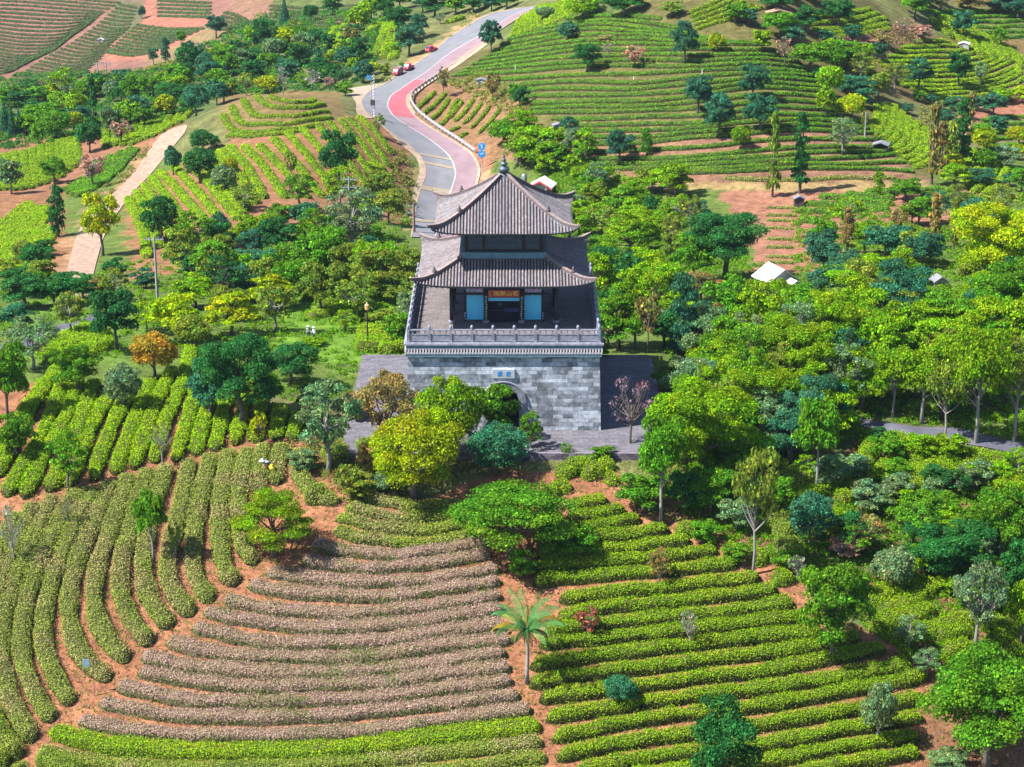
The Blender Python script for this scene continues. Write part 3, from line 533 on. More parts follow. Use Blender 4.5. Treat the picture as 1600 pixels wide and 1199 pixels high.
def blobs(kind, r):
    if kind == 'R':
        d = fibo(60, r) + r.normal(0, .12, (60, 3)); d /= np.linalg.norm(d, axis=1)[:, None]; d = d[d[:, 2] > -.75]
        am = r.uniform(-1, 1, (3, 3)); wob = 1 + .13 * np.sin(3.2 * (d @ am[0]) + 1) + .12 * np.sin(5 * (d @ am[1])); c = d * np.array([.37, .37, .33]) * (wob * r.uniform(.84, 1.08, len(d)))[:, None] + [0, 0, .56]; rr = r.uniform(.08, .15, len(c))
        return c, np.stack([rr, rr, rr * .85], 1), 1.0
    if kind in 'BTHV':
        z0, z1 = dict(B=(.22, .93), T=(.44, .94), V=(.44, .95), H=(.05, .85))[kind]; n = 52
        n = 76; nb = 9; hz = (z1 - z0) / 2; an = np.arange(nb) * 2.4 + r.random() * 6; bz = (np.linspace(-.62, .68, nb) + r.uniform(-.12, .12, nb)); br = .27 * np.sqrt(np.clip(1.1 - bz ** 2, .1, 1)) * r.uniform(.75, 1.15, nb)
        bc = np.stack([br * np.cos(an), br * np.sin(an), (z0 + z1) / 2 + bz * hz], 1); bs = r.uniform(.8, 1.25, nb); k = np.arange(n) % nb
        d = r.normal(0, 1, (n, 3)); d[:, 2] = np.abs(d[:, 2]) * .9 - .25; d /= np.linalg.norm(d, axis=1)[:, None]
        c = bc[k] + d * (.168 * bs[k] * r.uniform(.5, 1.15, n))[:, None] * [1, 1, .62 * hz / .33]; c[:, 2] = np.clip(c[:, 2], z0 * .8, z1); rr = r.uniform(.062, .122, n)
        return c, np.stack([rr, rr, rr * .7 * (1.1 if kind != 'H' else .8)], 1), (.42 if kind == 'V' else 1.0)
    if kind == 'U':
        n = 48; a = r.uniform(0, 6.28, n); q = np.sqrt(r.uniform(.02, 1, n)) * .42; z = .92 - .42 * (q / .42) ** 2 - r.uniform(0, .22, n)
        rr = r.uniform(.075, .14, n); return np.stack([q * np.cos(a), q * np.sin(a), z], 1), np.stack([rr, rr, rr * .36], 1), .71
    if kind == 'A':
        n = 46; d = r.normal(0, 1, (n, 3)); d /= np.linalg.norm(d, axis=1)[:, None]; q = r.uniform(.3, 1, n)[:, None] ** .5
        rr = r.uniform(.055, .10, n); return d * q * [.42, .42, .34] + [0, 0, .63], np.stack([rr, rr, rr * .7], 1), .42
    if kind == 'N':
        n = 24; d = r.normal(0, 1, (n, 3)); d /= np.linalg.norm(d, axis=1)[:, None]; q = r.uniform(.5, 1, n)[:, None] ** .5
        rr = r.uniform(.05, .09, n); return d * q * [.43, .43, .33] + [0, 0, .64], np.stack([rr, rr, rr * .7], 1), .07
    if kind == 'L':
        n = 42; z = np.linspace(.1, .95, n); a = r.uniform(0, 6.28, n); e = .30 * np.sqrt(np.clip(1 - ((z - .45) / .56) ** 2, .05, 1)); q = e * r.uniform(.5, 1.1, n)
        rr = r.uniform(.12, .2, n); return np.stack([q * np.cos(a), q * np.sin(a), z], 1), np.stack([rr, rr, rr * .35], 1), 1.0
    if kind == 'C':
        n = 60; z = .06 + .9 * np.linspace(0, 1, n) ** 1.1; a = np.arange(n) * 2.4; q = .40 * (1.02 - z) * r.uniform(.7, 1.1, n)
        rr = .05 + .13 * (1 - z); return np.stack([q * np.cos(a), q * np.sin(a), z], 1), np.stack([rr, rr, rr * .35], 1), 1.0
    if kind == 'S':
        n = 46; z = .12 + .86 * r.random(n); a = r.uniform(0, 6.28, n); q = (.34 * (1.0 - z * .75)) * r.uniform(.15, 1, n)
        rr = r.uniform(.07, .15, n); return np.stack([q * np.cos(a), q * np.sin(a), z], 1), np.stack([rr, rr, rr * .25], 1), .85
def crown_mesh(kind, lod, seed):
    r = np.random.default_rng(seed); c, rad, dn = blobs(kind, r)
    n = int((15000, 6500, 2400, 34000)[lod] * dn * (.75 if kind in 'LCS' else 1)); sz = (.029, .044, .072, .0195)[lod]
    area = (rad[:, 0] * rad[:, 1]) ; bi = r.choice(len(c), int(n * 1.5), p=area / area.sum())
    d = r.normal(0, 1, (len(bi), 3)); d[:, 2] = np.where(d[:, 2] < -.4, -d[:, 2], d[:, 2]); d /= np.linalg.norm(d, axis=1)[:, None]
    lum = 1 + .24 * np.sin(d[:, 0] * 7 + bi * 3) * np.sin(d[:, 1] * 6 + bi) * np.cos(d[:, 2] * 6)
    p = c[bi] + d * rad[bi] * (lum * r.uniform(.68, 1.25, len(bi)))[:, None]
    keep = np.ones(len(p), bool)
    if dn > .7:
        for j in range(len(c)):
            q = (((p - c[j]) / (rad[j] * .72)) ** 2).sum(1); keep &= (q > 1) | (bi == j)
    p = p[keep][:n]; bi = bi[keep][:n]; d = d[keep][:n]
    N0 = d * [1, 1, .8] + [0, 0, .25] + r.normal(0, .62, d.shape); N0 /= np.linalg.norm(N0, axis=1)[:, None]
    a = np.cross(N0, r.normal(0, 1, N0.shape)); a /= np.linalg.norm(a, axis=1)[:, None] + 1e-9; b = np.cross(N0, a)
    s = (sz * r.uniform(.6, 1.5, len(p)))[:, None] * .5; zs = 1.0
    v = np.stack([p - a * s, p - b * s * .7, p + a * s, p + b * s * .7], 1).reshape(-1, 3)
    bl = r.uniform(.78, 1.22, len(c))[bi]; lv = np.exp(r.normal(-.08, .42, len(p))) * bl; hu = r.uniform(-.14, .18, len(p)) + (r.uniform(-.22, .24, len(c)))[bi]
    col = np.stack([lv * (1 + hu), lv, lv * (1 - hu * .5)], 1)
    return nmesh('crown', v, np.arange(len(v)).reshape(-1, 4), None, LEAF, np.repeat(col, 4, 0))
def trunk_mesh(kind, lod, seed, mat):
    r = np.random.default_rng(seed); c, rad, dn = blobs(kind, r); rr = random.Random(seed); m = MB(); seg = 5 if lod != 2 else 4
    top = dict(R=.5, B=.6, T=.72, V=.75, U=.5, A=.6, N=.6, L=.85, C=.95, S=.96, H=.2)[kind]; r0 = dict(L=.05, C=.045, S=.05, H=.03, T=.05, V=.026, N=.028, A=.03).get(kind, .035)
    if kind == 'T': r0 = .03
    path = [(0, 0, -.04)] + [(rr.gauss(0, .012), rr.gauss(0, .012), top * k / 4) for k in range(1, 5)]
    m.tube(path, [r0 * 1.25, r0 * .95, r0 * .8, r0 * .65, r0 * .35], seg + 1)
    nl = dict(R=8, B=12, T=12, V=22, U=20, A=26, N=24, L=4, C=4, S=8, H=6)[kind]
    idx = list(range(len(c))); rr.shuffle(idx)
    for i in idx[:nl]:
        e = c[i]; z = min(top * rr.uniform(.4, .95), max(.05, e[2] - .08)); mid = (e[0] * .5, e[1] * .5, z + (e[2] - z) * .42)
        q = r0 * rr.uniform(.28, .45); m.tube([(0, 0, z), mid, tuple(e)], [q, q * .7, q * .25], seg - 1, False)
        if kind in 'AN' :
            for _ in range(7 if kind == 'N' else 3):
                a = rr.uniform(0, 6.28); l = rr.uniform(.06, .15); st = [mid[k] + (e[k] - mid[k]) * rr.uniform(.1, 1) for k in range(3)]
                m.tube([st, (st[0] + l * .6 * math.cos(a), st[1] + l * .6 * math.sin(a), st[2] + l * .5), (st[0] + l * math.cos(a), st[1] + l * math.sin(a), st[2] + l * 1.1)], [q * .32, q * .22, q * .1], 3, False)
    return m.mesh('trunk', mat, True)
_CM, _TM = {}, {}
NTREE = [0]
TREES = []
def tree(x, base, w, top, kind, tone, label=None, yaw=None):
    p = P(x, base)[0]; d = depth(p); s = F / d; ang = math.atan2(CZ - p[2], p[1])
    wm = w / s; hpx = base - top; Hm = max(.6, (hpx - .28 * w * math.sin(ang) * (0 if kind in 'N' else 1)) / (s * math.cos(ang)))
    lod = 3 if w > 125 else 0 if w > 88 else (1 if w > 44 else 2); var = NTREE[0] % (3 if kind in 'BRU' else 2); NTREE[0] += 1
    key = (kind, lod, var)
    pale = tone in ('gr', 'wh') or kind in 'NA' and tone in ('ol', 'lg') or kind in 'TV'
    if key not in _CM: _CM[key] = crown_mesh(kind, lod, 100 + 37 * var + 7 * lod + ord(kind))
    tk = key + (pale,)
    if tk not in _TM: _TM[tk] = trunk_mesh(kind, lod, 100 + 37 * var + 7 * lod + ord(kind), BARKP if pale else BARK)
    e = empty(KIND[kind][0], tuple(p), rnd.uniform(0, 6.28) if yaw is None else yaw); e.scale = (wm, wm, Hm)
    cr = link('crown', _CM[key], e); link('trunk', _TM[tk], e)
    base_c = TONE[tone][0]; f = rnd.uniform(.88, 1.12); cr.color = tuple(min(1, q * f * rnd.uniform(.93, 1.07)) for q in base_c) + (1,)
    e['category'] = 'shrub' if kind == 'H' else 'tree'
    if label: e['label'] = label
    else: TREES.append((e, x, base, kind, tone))
    return e
HAND = '''
110 456 56 418 H dg|dark shrub where the dirt road slips out of sight
148 452 46 420 H mg|mid green shrub on the right side of the dirt road's end
488 540 44 523 H lg|low bright shrub hiding the legs of the two lawn pickers
648 780 148 628 R yg|huge rounded yellow-green tree in front of the gate tower
702 722 100 584 R lg|tall yellowish-green tree behind the huge yellow one, against the stone wall
767 692 84 588 B mg|fresh green tree covering the left half of the arched gateway
775 738 96 656 R bg|dense dark blue-green domed tree below the arched gateway
829 711 50 640 A mg|young thin tree with pinkish stem standing before the stone terrace edge
798 872 200 722 U mg|wide low spreading tree with white forked trunk in front of the terrace
427 870 128 748 U lg|vivid green umbrella tree at the left end of the brown hedges
239 880 55 765 T mg|lollipop-shaped tree on a thin white trunk in the faded hedges
275 877 26 815 A ol|spindly sapling right beside the lollipop-shaped tree
22 884 44 793 N wh|leafless grey tree at the left edge among faded hedges
106 826 28 775 N ol|thin leafless sapling left of the faded hedge tops
107 767 72 668 A mg|airy green tree standing in the bright green left hedges
254 729 46 658 N ol|leafless sapling in the middle of the bright green left hedges
970 1102 55 1052 R bg|small blue-green tree between hedges right of the palm
1077 1014 36 952 N wh|whitish twiggy sapling among the right front hedges
1127 1250 118 1088 B dg|dark glossy tree cut off by the bottom edge of the picture
1371 1162 56 1060 R gr|grey-green tree on a straight pale trunk in the lower right hedges
1545 1205 205 1000 B mg|massive green tree filling the bottom right corner
1525 1012 98 868 A gr|flat-topped tree with bare silvery branches at the right
1298 1034 122 866 B mg|large leaning green tree over the right ends of the hedges
1395 922 70 850 R gr|dusty grey-blue bush tree below the dry pinkish scrub
1265 853 70 760 R bg|round blue-green tree on a thin trunk right of the twin white trunks
1275 772 78 618 T mg|tall two-stemmed tree with feathery top right of the terrace
1176 898 78 698 V ol|sparse tall tree with a long pale trunk right of the terrace slope
1032 822 92 640 T mg|tall tree with a pair of bare dark stems just right of the terrace
1085 745 165 572 B lg|broad leafy tree mass immediately right of the paved terrace
985 702 78 588 N pu|purplish leafless tree on the terrace beside the stone wall
918 1000 44 944 A rd|small red-leaved tree right of the palm
1030 918 46 852 A br|brown half-dry sapling high in the right front hedges
512 738 122 588 A gr|large feathery grey-green tree above the worker
605 706 116 575 A br|olive-brown thin tree touching the left side of the stone wall
242 592 74 514 R og|round orange-tinged tree at the top of the bright left hedges
161 400 62 296 B yg|tall lime-yellow tree beside the dirt road
1135 436 134 316 B dg|very large dark green tree right of the gate tower roofs
1560 455 150 302 B yg|giant golden-green tree at the right edge
531 297 62 198 B dg|dark green tree standing alone in the stripy field left of the road
767 86 40 30 B bg|dark tree leaning over the upper road bend
148 218 30 122 S dg|dark spiky conifer in the upper left woods
92 370 32 288 L dg|dark columnar tree left of the dirt road
1065 578 62 428 L bg|narrow dark blue-green tree behind the terrace's right corner
'''
AUTO = '''
1192 474 62 433 U lg
1238 482 60 438 B mg
1222 500 50 450 B lg
815 905 50 850 H mg
1005 802 86 735 B mg
543 782 40 720 A ol
475 738 54 690 H gr
445 770 50 725 H gr
375 668 134 508 B dg
330 655 80 555 B bg
405 698 34 640 A yg
500 598 132 508 B mg
455 600 90 530 B dg
193 642 60 560 R gr
122 618 92 532 B mg
183 548 84 443 B dg
52 578 98 488 A gr
25 718 66 643 B mg
12 655 80 528 B mg
112 527 62 448 A ol
40 482 84 425 B dg
85 478 70 425 B dg
130 470 50 428 B dg
275 534 84 453 B yg
302 548 62 488 R ol
362 524 84 443 U yg
305 482 74 424 B lg
150 462 52 424 H br
25 520 60 470 B bg
230 520 60 465 A lg
70 400 34 368 H dg
127 326 18 274 C dg
253 377 62 301 R dg
288 434 66 344 U ol
343 366 30 332 R bg
228 450 42 416 H bg
178 432 44 397 H dg
318 240 48 200 R dg
313 284 54 226 R dg
350 302 42 256 R gr
271 274 30 229 R bg
360 275 25 244 R yg
455 282 22 234 A ol
592 213 24 177 A ol
335 150 40 128 A ol
402 432 82 383 B bg
435 402 72 334 B dg
495 407 72 322 A mg
550 402 112 288 A gr
610 384 72 310 A ol
592 470 92 368 U ol
640 470 76 372 U ol
425 482 72 418 U yg
505 524 84 440 A ol
558 505 76 428 A ol
445 527 60 490 R og
625 545 50 470 H mg
382 328 62 283 A ol
340 420 56 360 B ol
290 424 54 380 B dg
470 460 60 400 B mg
540 450 60 395 A mg
370 470 70 410 B bg
640 520 60 450 A gr
600 520 50 470 H ol
115 206 32 172 R yg
88 217 52 170 R mg
68 196 62 156 B mg
140 238 40 188 R dg
172 204 34 163 B gr
212 168 46 113 B mg
216 192 46 148 B bg
222 191 32 163 R yg
197 187 20 164 H pk
190 228 40 184 A pk
260 182 36 145 R yg
306 182 46 130 R bg
268 158 46 126 R dg
296 114 44 66 R dg
350 160 42 124 B ol
330 135 52 94 B bg
338 60 34 21 B bg
240 102 18 74 B bg
259 97 18 58 L bg
283 72 18 46 B mg
222 30 13 10 R bg
160 56 28 34 R dg
188 134 42 106 B bg
150 150 36 112 B dg
122 152 44 128 B mg
90 154 40 128 R yg
60 160 44 132 B mg
30 168 44 138 B dg
9 208 20 154 C bg
20 214 16 164 C bg
31 212 16 168 C bg
110 180 40 150 A ol
85 287 46 244 B mg
18 303 42 243 B gr
60 228 26 190 B mg
145 293 52 238 A pk
106 160 30 128 A gr
240 150 40 118 B mg
190 160 30 130 B dg
270 130 30 98 B mg
357 120 40 82 B mg
375 100 40 60 B dg
385 150 34 112 A ol
413 84 48 28 B dg
440 78 42 40 R yg
445 38 20 -2 C bg
486 34 24 6 R dg
494 68 28 45 R dg
520 24 34 -8 B dg
462 60 30 28 A ol
560 48 38 8 R lg
580 32 40 -6 R lg
562 98 40 56 B dg
548 76 30 40 A br
568 130 38 94 R bg
578 118 30 96 R yg
640 88 52 38 B bg
622 54 46 6 B dg
655 62 34 20 B bg
600 30 40 -10 B dg
516 102 26 78 R yg
500 114 40 88 B dg
488 142 34 110 N wh
443 147 28 105 N wh
418 147 38 116 R yg
515 142 20 118 A pk
468 104 48 64 A mg
520 134 40 98 B dg
395 130 40 90 B dg
455 125 34 92 B bg
540 150 30 125 H mg
600 118 24 95 H ol
630 110 16 96 H mg
612 84 22 66 R lg
680 26 50 -12 B dg
712 22 40 -10 B mg
740 20 40 -12 B dg
768 18 34 -10 B bg
792 14 30 -12 B dg
688 38 20 20 A gr
693 152 22 104 A br
787 228 46 188 R mg
851 31 26 11 R gr
910 30 50 -8 R lg
975 26 60 -12 B dg
1050 27 36 2 B ol
887 64 30 35 R bg
917 114 38 68 B dg
950 90 15 68 N wh
992 106 36 72 A pk
945 66 26 54 H br
1070 100 38 36 B bg
1120 82 26 53 R yg
1090 180 42 118 B bg
1123 216 44 150 B bg
1176 160 44 104 B bg
1188 208 48 148 B bg
1156 236 26 198 R lg
1010 243 18 202 L mg
968 257 42 203 B bg
913 252 38 196 U lg
890 217 26 183 R bg
812 172 26 135 B dg
770 160 28 112 A br
804 160 20 130 B mg
1207 308 22 188 S ol
1250 302 30 182 S dg
1243 324 26 274 N pk
1150 36 36 6 B mg
1190 82 30 46 B lg
1170 40 26 14 B bg
1225 106 28 60 N pk
1265 112 62 66 B mg
1295 152 36 104 R lg
1290 182 28 136 R lg
1330 188 42 148 R yg
1320 108 58 64 B mg
1345 128 46 84 A ol
1372 154 34 116 R ol
1337 150 56 118 B bg
1310 96 30 70 R yg
1218 60 50 18 B mg
1240 72 36 40 B bg
1262 52 40 10 B dg
1310 44 46 -4 B dg
1332 64 24 38 R bg
1212 20 50 -16 B dg
1290 70 26 44 H bg
1435 142 40 94 B bg
1497 137 34 82 B dg
1532 132 26 98 A gr
1398 142 46 100 A ol
1430 30 40 -14 B mg
1412 62 36 30 N pk
1380 70 36 50 H br
1345 70 40 55 H pk
1440 62 34 36 H pk
1504 60 36 18 B bg
1562 74 22 44 B mg
1470 18 50 -18 A ol
1515 16 50 -14 H br
1560 20 50 -16 B bg
1590 30 44 -6 B bg
1316 242 50 186 A gr
1350 216 12 176 A ol
1455 288 26 172 S br
1470 272 26 196 S br
1500 262 36 158 S dg
1483 264 30 196 L ol
1512 232 22 152 S br
1537 238 36 200 R yg
1592 228 38 198 R yg
1572 264 46 228 B gr
1552 182 38 146 B bg
1560 208 30 180 B bg
1490 294 42 252 U lg
1592 250 24 225 R yg
1535 292 44 262 B bg
1595 300 40 262 B mg
1372 310 18 270 L lg
1414 314 46 278 B mg
1434 158 20 140 H mg
1418 178 20 160 H bg
1284 404 50 338 B mg
1322 412 46 322 S br
1300 420 30 392 H br
1388 404 82 344 B bg
1424 352 38 312 A br
1404 364 34 326 A br
1460 388 42 302 S br
1490 392 24 308 S ol
1500 438 74 368 B dg
1440 420 60 362 B bg
1272 444 62 404 R yg
1298 464 62 410 R bg
1345 470 90 395 B lg
1420 480 80 400 A ol
1465 490 70 430 B bg
1540 490 60 430 B bg
1592 470 50 395 B dg
1078 366 44 302 A ol
1092 350 40 310 L bg
1050 390 50 330 A ol
985 402 92 318 U lg
1000 372 60 320 U lg
905 370 56 320 B lg
835 262 70 200 B lg
868 286 64 222 B mg
808 260 50 212 A ol
890 318 60 262 B lg
852 322 60 270 A gr
922 318 40 276 B mg
900 345 50 300 B gr
940 366 60 318 A ol
1015 350 26 306 R dg
932 482 74 378 U lg
935 560 40 520 H mg
965 548 96 436 U mg
1022 474 92 392 B lg
1012 552 44 448 A br
1095 470 60 420 A br
1085 420 60 380 B mg
1045 610 50 560 H mg
1155 500 92 428 U lg
1215 496 84 428 B mg
1110 560 60 470 A br
1150 600 130 490 U lg
1218 590 120 480 B lg
1290 580 104 496 B mg
1105 650 80 560 B lg
1180 660 110 550 B lg
1255 655 84 560 U lg
1200 545 90 455 U lg
1300 520 80 450 B lg
1335 560 96 468 B lg
1380 510 100 430 A ol
1400 555 90 470 B mg
1450 540 90 455 U lg
1495 505 80 430 B lg
1345 640 90 540 B lg
1300 690 70 600 B lg
1395 655 66 540 V lg
1440 662 90 528 V lg
1480 600 80 510 A ol
1525 694 100 505 V lg
1585 690 84 530 V ol
1540 560 90 450 U lg
1590 560 70 450 B lg
1475 690 60 560 V ol
1360 500 50 450 B bg
1235 725 84 636 B bg
1160 750 80 660 B mg
1120 720 90 640 B lg
1110 800 90 720 B mg
1070 800 70 730 B dg
1100 850 50 800 H mg
1150 830 60 770 B gr
1215 800 70 740 B mg
1150 880 50 840 H mg
1230 700 50 650 B dg
1320 870 60 830 H pk
1352 862 80 800 A br
1310 850 50 800 H ol
1425 870 92 768 A mg
1475 905 140 800 B dg
1560 870 120 750 B mg
1590 940 70 840 B dg
1595 1010 60 900 B lg
1540 930 60 870 B dg
1245 908 36 866 N wh
1330 930 60 880 B mg
1420 1014 60 958 A gr
1448 1056 60 1008 A gr
1230 890 50 850 H mg
1360 800 70 740 H gr
1460 810 70 750 H mg
1400 780 60 730 H gr
1480 1205 70 1160 H gr
1540 1100 90 1020 B mg
1590 1120 80 1040 B dg
1510 760 60 715 H lg
1580 790 70 730 H lg
1330 745 60 700 H gr
1170 1005 20 985 H mg
420 640 50 580 B mg
610 640 60 560 H br
560 660 60 600 H br
580 740 50 680 H br
560 780 60 730 H ol
600 770 50 730 H gr
490 660 60 600 B bg
940 720 40 690 H mg
885 716 24 690 A mg
790 830 60 780 B lg
860 870 60 820 B mg
905 875 70 815 B mg
'''
KEEP = [(812,276,872,309),(100,300,150,424),(640,285,705,352),(1232,303,1264,326),(1186,414,1246,434),(470,505,502,534),(414,716,436,752),(1458,430,1478,448),(150,28,200,70)]
def blocked(x, b, w, t):
    return any(b > k[1] and x + w / 2 > k[0] and x - w / 2 < k[2] and t < k[3] - 4 for k in KEEP)
for ln in HAND.strip().splitlines():
    a, lab = ln.split('|'); a = a.split(); tree(*map(float, a[:4]), a[4], a[5], lab)
for ln in AUTO.strip().splitlines():
    a = ln.split(); x, b, w_, t = map(float, a[:4])
    if x > 1060 and 420 < b < 760: w_ *= 1.18
    if x > 780 and b < 330: w_ *= (1.5 if a[4] == 'S' else 1.18); t -= (b - t) * .08
    if blocked(x, b, w_, t): continue
    tree(x, b, w_, t, a[4], a[5])
# thickets: more individual trees inside the woods seen
def thicket(poly, n, w, hr, kinds, tones, seed):
    r = random.Random(seed); xs = [p[0] for p in poly]; ys = [p[1] for p in poly]; placed = []
    tries = 0
    while len(placed) < n and tries < 4000:
        tries += 1; x, y = r.uniform(min(xs), max(xs)), r.uniform(min(ys), max(ys))
        if not inpoly(np.array([x]), np.array([y]), poly)[0]: continue
        if any(math.hypot(x - a, (y - b) * 1.3) < w[0] * .55 for a, b in placed): continue
        ww = r.uniform(*w); k = r.choice(kinds); tp = y - ww * r.uniform(*hr)
        if blocked(x, y, ww, tp): continue
        placed.append((x, y)); tree(x, y, ww, tp, k, r.choice(tones))
thicket([(1080,520),(1330,500),(1600,440),(1600,660),(1350,640),(1250,720),(1080,700)], 60, (64, 100), (1.0, 1.35), 'BBUA', ['lg','mg','lg','mg','mg','lg','ol','gr','bg'], 3)
thicket([(0,150),(240,130),(420,60),(560,60),(560,140),(400,145),(230,200),(0,215)], 60, (26, 42), (.8, 1.15), 'BBRHA', ['mg','dg','bg','lg','lg','mg','gr'], 4)
thicket([(380,320),(620,300),(640,380),(640,480),(520,500),(330,470)], 26, (44, 70), (.8, 1.1), 'ABBH', ['ol','mg','lg','ol','bg'], 5)
thicket([(1050,700),(1300,680),(1600,740),(1600,980),(1480,960),(1300,880),(1100,820)], 44, (40, 66), (.7, 1.0), 'BBHHA', ['mg','lg','gr','lg','dg','lg'], 6)
thicket([(780,215),(860,215),(960,300),(920,350),(850,300)], 20, (34, 54), (.8, 1.1), 'BBAH', ['lg','mg','gr','lg'], 8)
thicket([(1250,360),(1600,330),(1600,460),(1300,470)], 24, (44, 66), (.8, 1.1), 'BBA', ['bg','mg','lg','ol'], 9)
thicket([(1240,60),(1380,90),(1370,170),(1290,170)], 8, (28, 40), (.8, 1.1), 'BRH', ['mg','lg','bg'], 10)
thicket([(0,420),(330,400),(330,470),(0,480)], 10, (40, 60), (.8, 1.1), 'BHA', ['dg','mg','ol'], 12)
thicket([(1180,-10),(1600,-10),(1600,14),(1180,20)], 14, (30, 46), (.8, 1.1), 'BBH', ['dg','mg','bg','br'], 13)
thicket([(600,-5),(830,-5),(830,14),(600,24)], 9, (30, 44), (.8, 1.1), 'BB', ['dg','mg','bg'], 14)
thicket([(925,450),(1090,440),(1090,560),(945,560)], 14, (50, 74), (.8, 1.2), 'BBUA', ['lg','mg','lg','dg'], 15)
thicket([(880,300),(1060,300),(1090,430),(920,440)], 16, (40, 64), (.8, 1.2), 'BBAU', ['lg','mg','ol','lg'], 16)
thicket([(430,440),(640,420),(640,540),(440,540)], 8, (34, 54), (.6, .9), 'HAH', ['lg','ol','lg','ol'], 17)
thicket([(1430,140),(1600,150),(1600,300),(1480,300)], 12, (24, 40), (.7, 1.0), 'BHR', ['mg','lg','bg','yg'], 18)
thicket([(300,395),(560,380),(600,480),(430,520),(330,500)], 20, (52, 84), (.85, 1.2), 'BAB', ['ol','mg','lg','dg','mg'], 21)
AREAS = [(lambda x, y: y > 780 and x < 800, 'in the lower left tea field'), (lambda x, y: y > 880 and x < 1200, 'in the lower right hedges'), (lambda x, y: y > 880, 'in the lower right corner'),
    (lambda x, y: y > 690 and x > 1180, 'below the right-hand garden path'), (lambda x, y: y > 690 and x > 800, 'below the paved terrace'), (lambda x, y: y > 560 and x < 420, 'around the bright left hedges'),
    (lambda x, y: y > 560 and x < 640, 'left of the stone wall'), (lambda x, y: y > 640, 'in the wood right of the terrace'), (lambda x, y: y > 540 and x > 640, 'in the middle of the right wood'), (lambda x, y: y > 440 and x > 900, 'in the upper right wood'),
    (lambda x, y: y > 440 and x < 330, 'near the shaded service path'), (lambda x, y: y > 440, 'on the lawn left of the gate'), (lambda x, y: y > 310 and x < 240, 'beside the dirt road'), (lambda x, y: y > 310 and x < 660, 'in the grove left of the gate roofs'),
    (lambda x, y: y > 310 and x < 1180, 'just right of the gate roofs'), (lambda x, y: y > 320, 'below the red terraces at right'), (lambda x, y: y > 195 and x < 340, 'along the dirt road bend'), (lambda x, y: y > 195 and x < 640, 'in the stripy left field'),
    (lambda x, y: y > 195 and x < 960 and x < 850 + (y - 195), 'in the gully behind the gate'), (lambda x, y: x > 1420 and y > 130, 'at the right edge slopes'), (lambda x, y: x > 1260 and y > 62 and x < 1420, 'in the hillside gully'), (lambda x, y: x > 1180 and y <= 62, 'at the top right'),
    (lambda x, y: x > 800 and y > 110, 'low on the big right hillside'), (lambda x, y: x > 800, 'high on the big right hillside'), (lambda x, y: x > 600, 'beside the upper road'), (lambda x, y: x < 130, 'in the far left woods'), (lambda x, y: x < 300, 'in the upper left woods'), (lambda x, y: x < 430, 'in the top left woods'), (lambda x, y: True, 'in the woods left of the road')]
def label_trees():
    g = {}
    for e, x, y, k, t in TREES:
        a = next(i for i, (f, _) in enumerate(AREAS) if f(x, y)); g.setdefault((a, k, t), []).append((x, e))
    for (a, k, t), L in g.items():
        L.sort(key=lambda q: q[0]); nm = TONE[t][1] + ' ' + KIND[k][1]; where = AREAS[a][1]
        for i, (x, e) in enumerate(L):
            if len(L) == 1: e['label'] = 'only ' + nm + ' ' + where
            else: e['label'] = '%s %s from the left, %s' % (ordw(i + 1), nm, where)
            if len(L) > 1: e['group'] = '%ss %s' % (nm, where)
label_trees()
print('trees', NTREE[0])

# the palm
def palm():
    p = P(823, 1068)[0]; s = F / depth(p); e = empty('palm_tree', tuple(p)); tag(e, 'lone palm tree with a pale slender trunk beside the red earth path', 'tree')
    Ht = 4.0; m = MB(); m.tube([(0, 0, -.2), (.03, 0, 1), (.06, 0, 2.2), (.02, 0, 3.2), (0, 0, Ht)], [.17, .13, .12, .12, .15], 8); m.build('trunk', BARKP, e, True)
    r = random.Random(3); V, Q, C = [], [], []
    for i in range(24):
        a = i * 2.4 + r.uniform(-.2, .2); up = 1.50 - i * .062; L = r.uniform(2.7, 3.4) if i < 20 else 1.6
        pts = []; x = z = 0; an = up
        for k in range(12):
            pts.append((x, z)); x += math.cos(an) * L / 11; z += math.sin(an) * L / 11; an -= (.045 + .024 * k) * (1.15 if i > 6 else .85)
        yel = i in (11, 14, 16, 17, 19); col = (.30, .24, .02) if yel else ((.20, .13, .06) if i > 20 else (.08, .24, .07))
        for k in range(1, 12):
            (x0, z0), (x1, z1) = pts[k - 1], pts[k]
            for sub in (0, .25, .5, .75):
                f = (k - 1 + sub) / 11; ll = .46 * math.sin(math.pi * (.12 + .82 * f)) + .05; xc = x0 + (x1 - x0) * sub; zc = z0 + (z1 - z0) * sub
                for sgn in (-1, 1):
                    q = [(xc, sgn * .01, zc), (xc + .035, sgn * .01, zc), (xc + ll * .62 + .03, sgn * ll * .62, zc - ll * .62), (xc + ll * .6, sgn * ll * .6, zc - ll * .64)]
                    n = len(V)
                    for X, Y, Z in q: V.append((X * math.cos(a) - Y * math.sin(a), X * math.sin(a) + Y * math.cos(a), Z + Ht)); C.append(tuple(cc * r.uniform(.7, 1.3) for cc in col))
                    Q.append((n, n + 1, n + 2, n + 3))
    c = link('crown', nmesh('crown', V, Q, None, LEAF, C), e); c.color = (1, 1, 1, 1)
    d = MB(); 
    for k in range(26):
        a = k * 2.4; d.tube([(.12 * math.cos(a), .12 * math.sin(a), Ht), (.22 * math.cos(a), .22 * math.sin(a), Ht - .3), (.2 * math.cos(a), .2 * math.sin(a), Ht - .5 - .7 * r.random())], [.03, .025, .008], 3)
    d.build('dead_skirt', simple('dead_frond', (.22, .11, .05), .9), e)
palm()

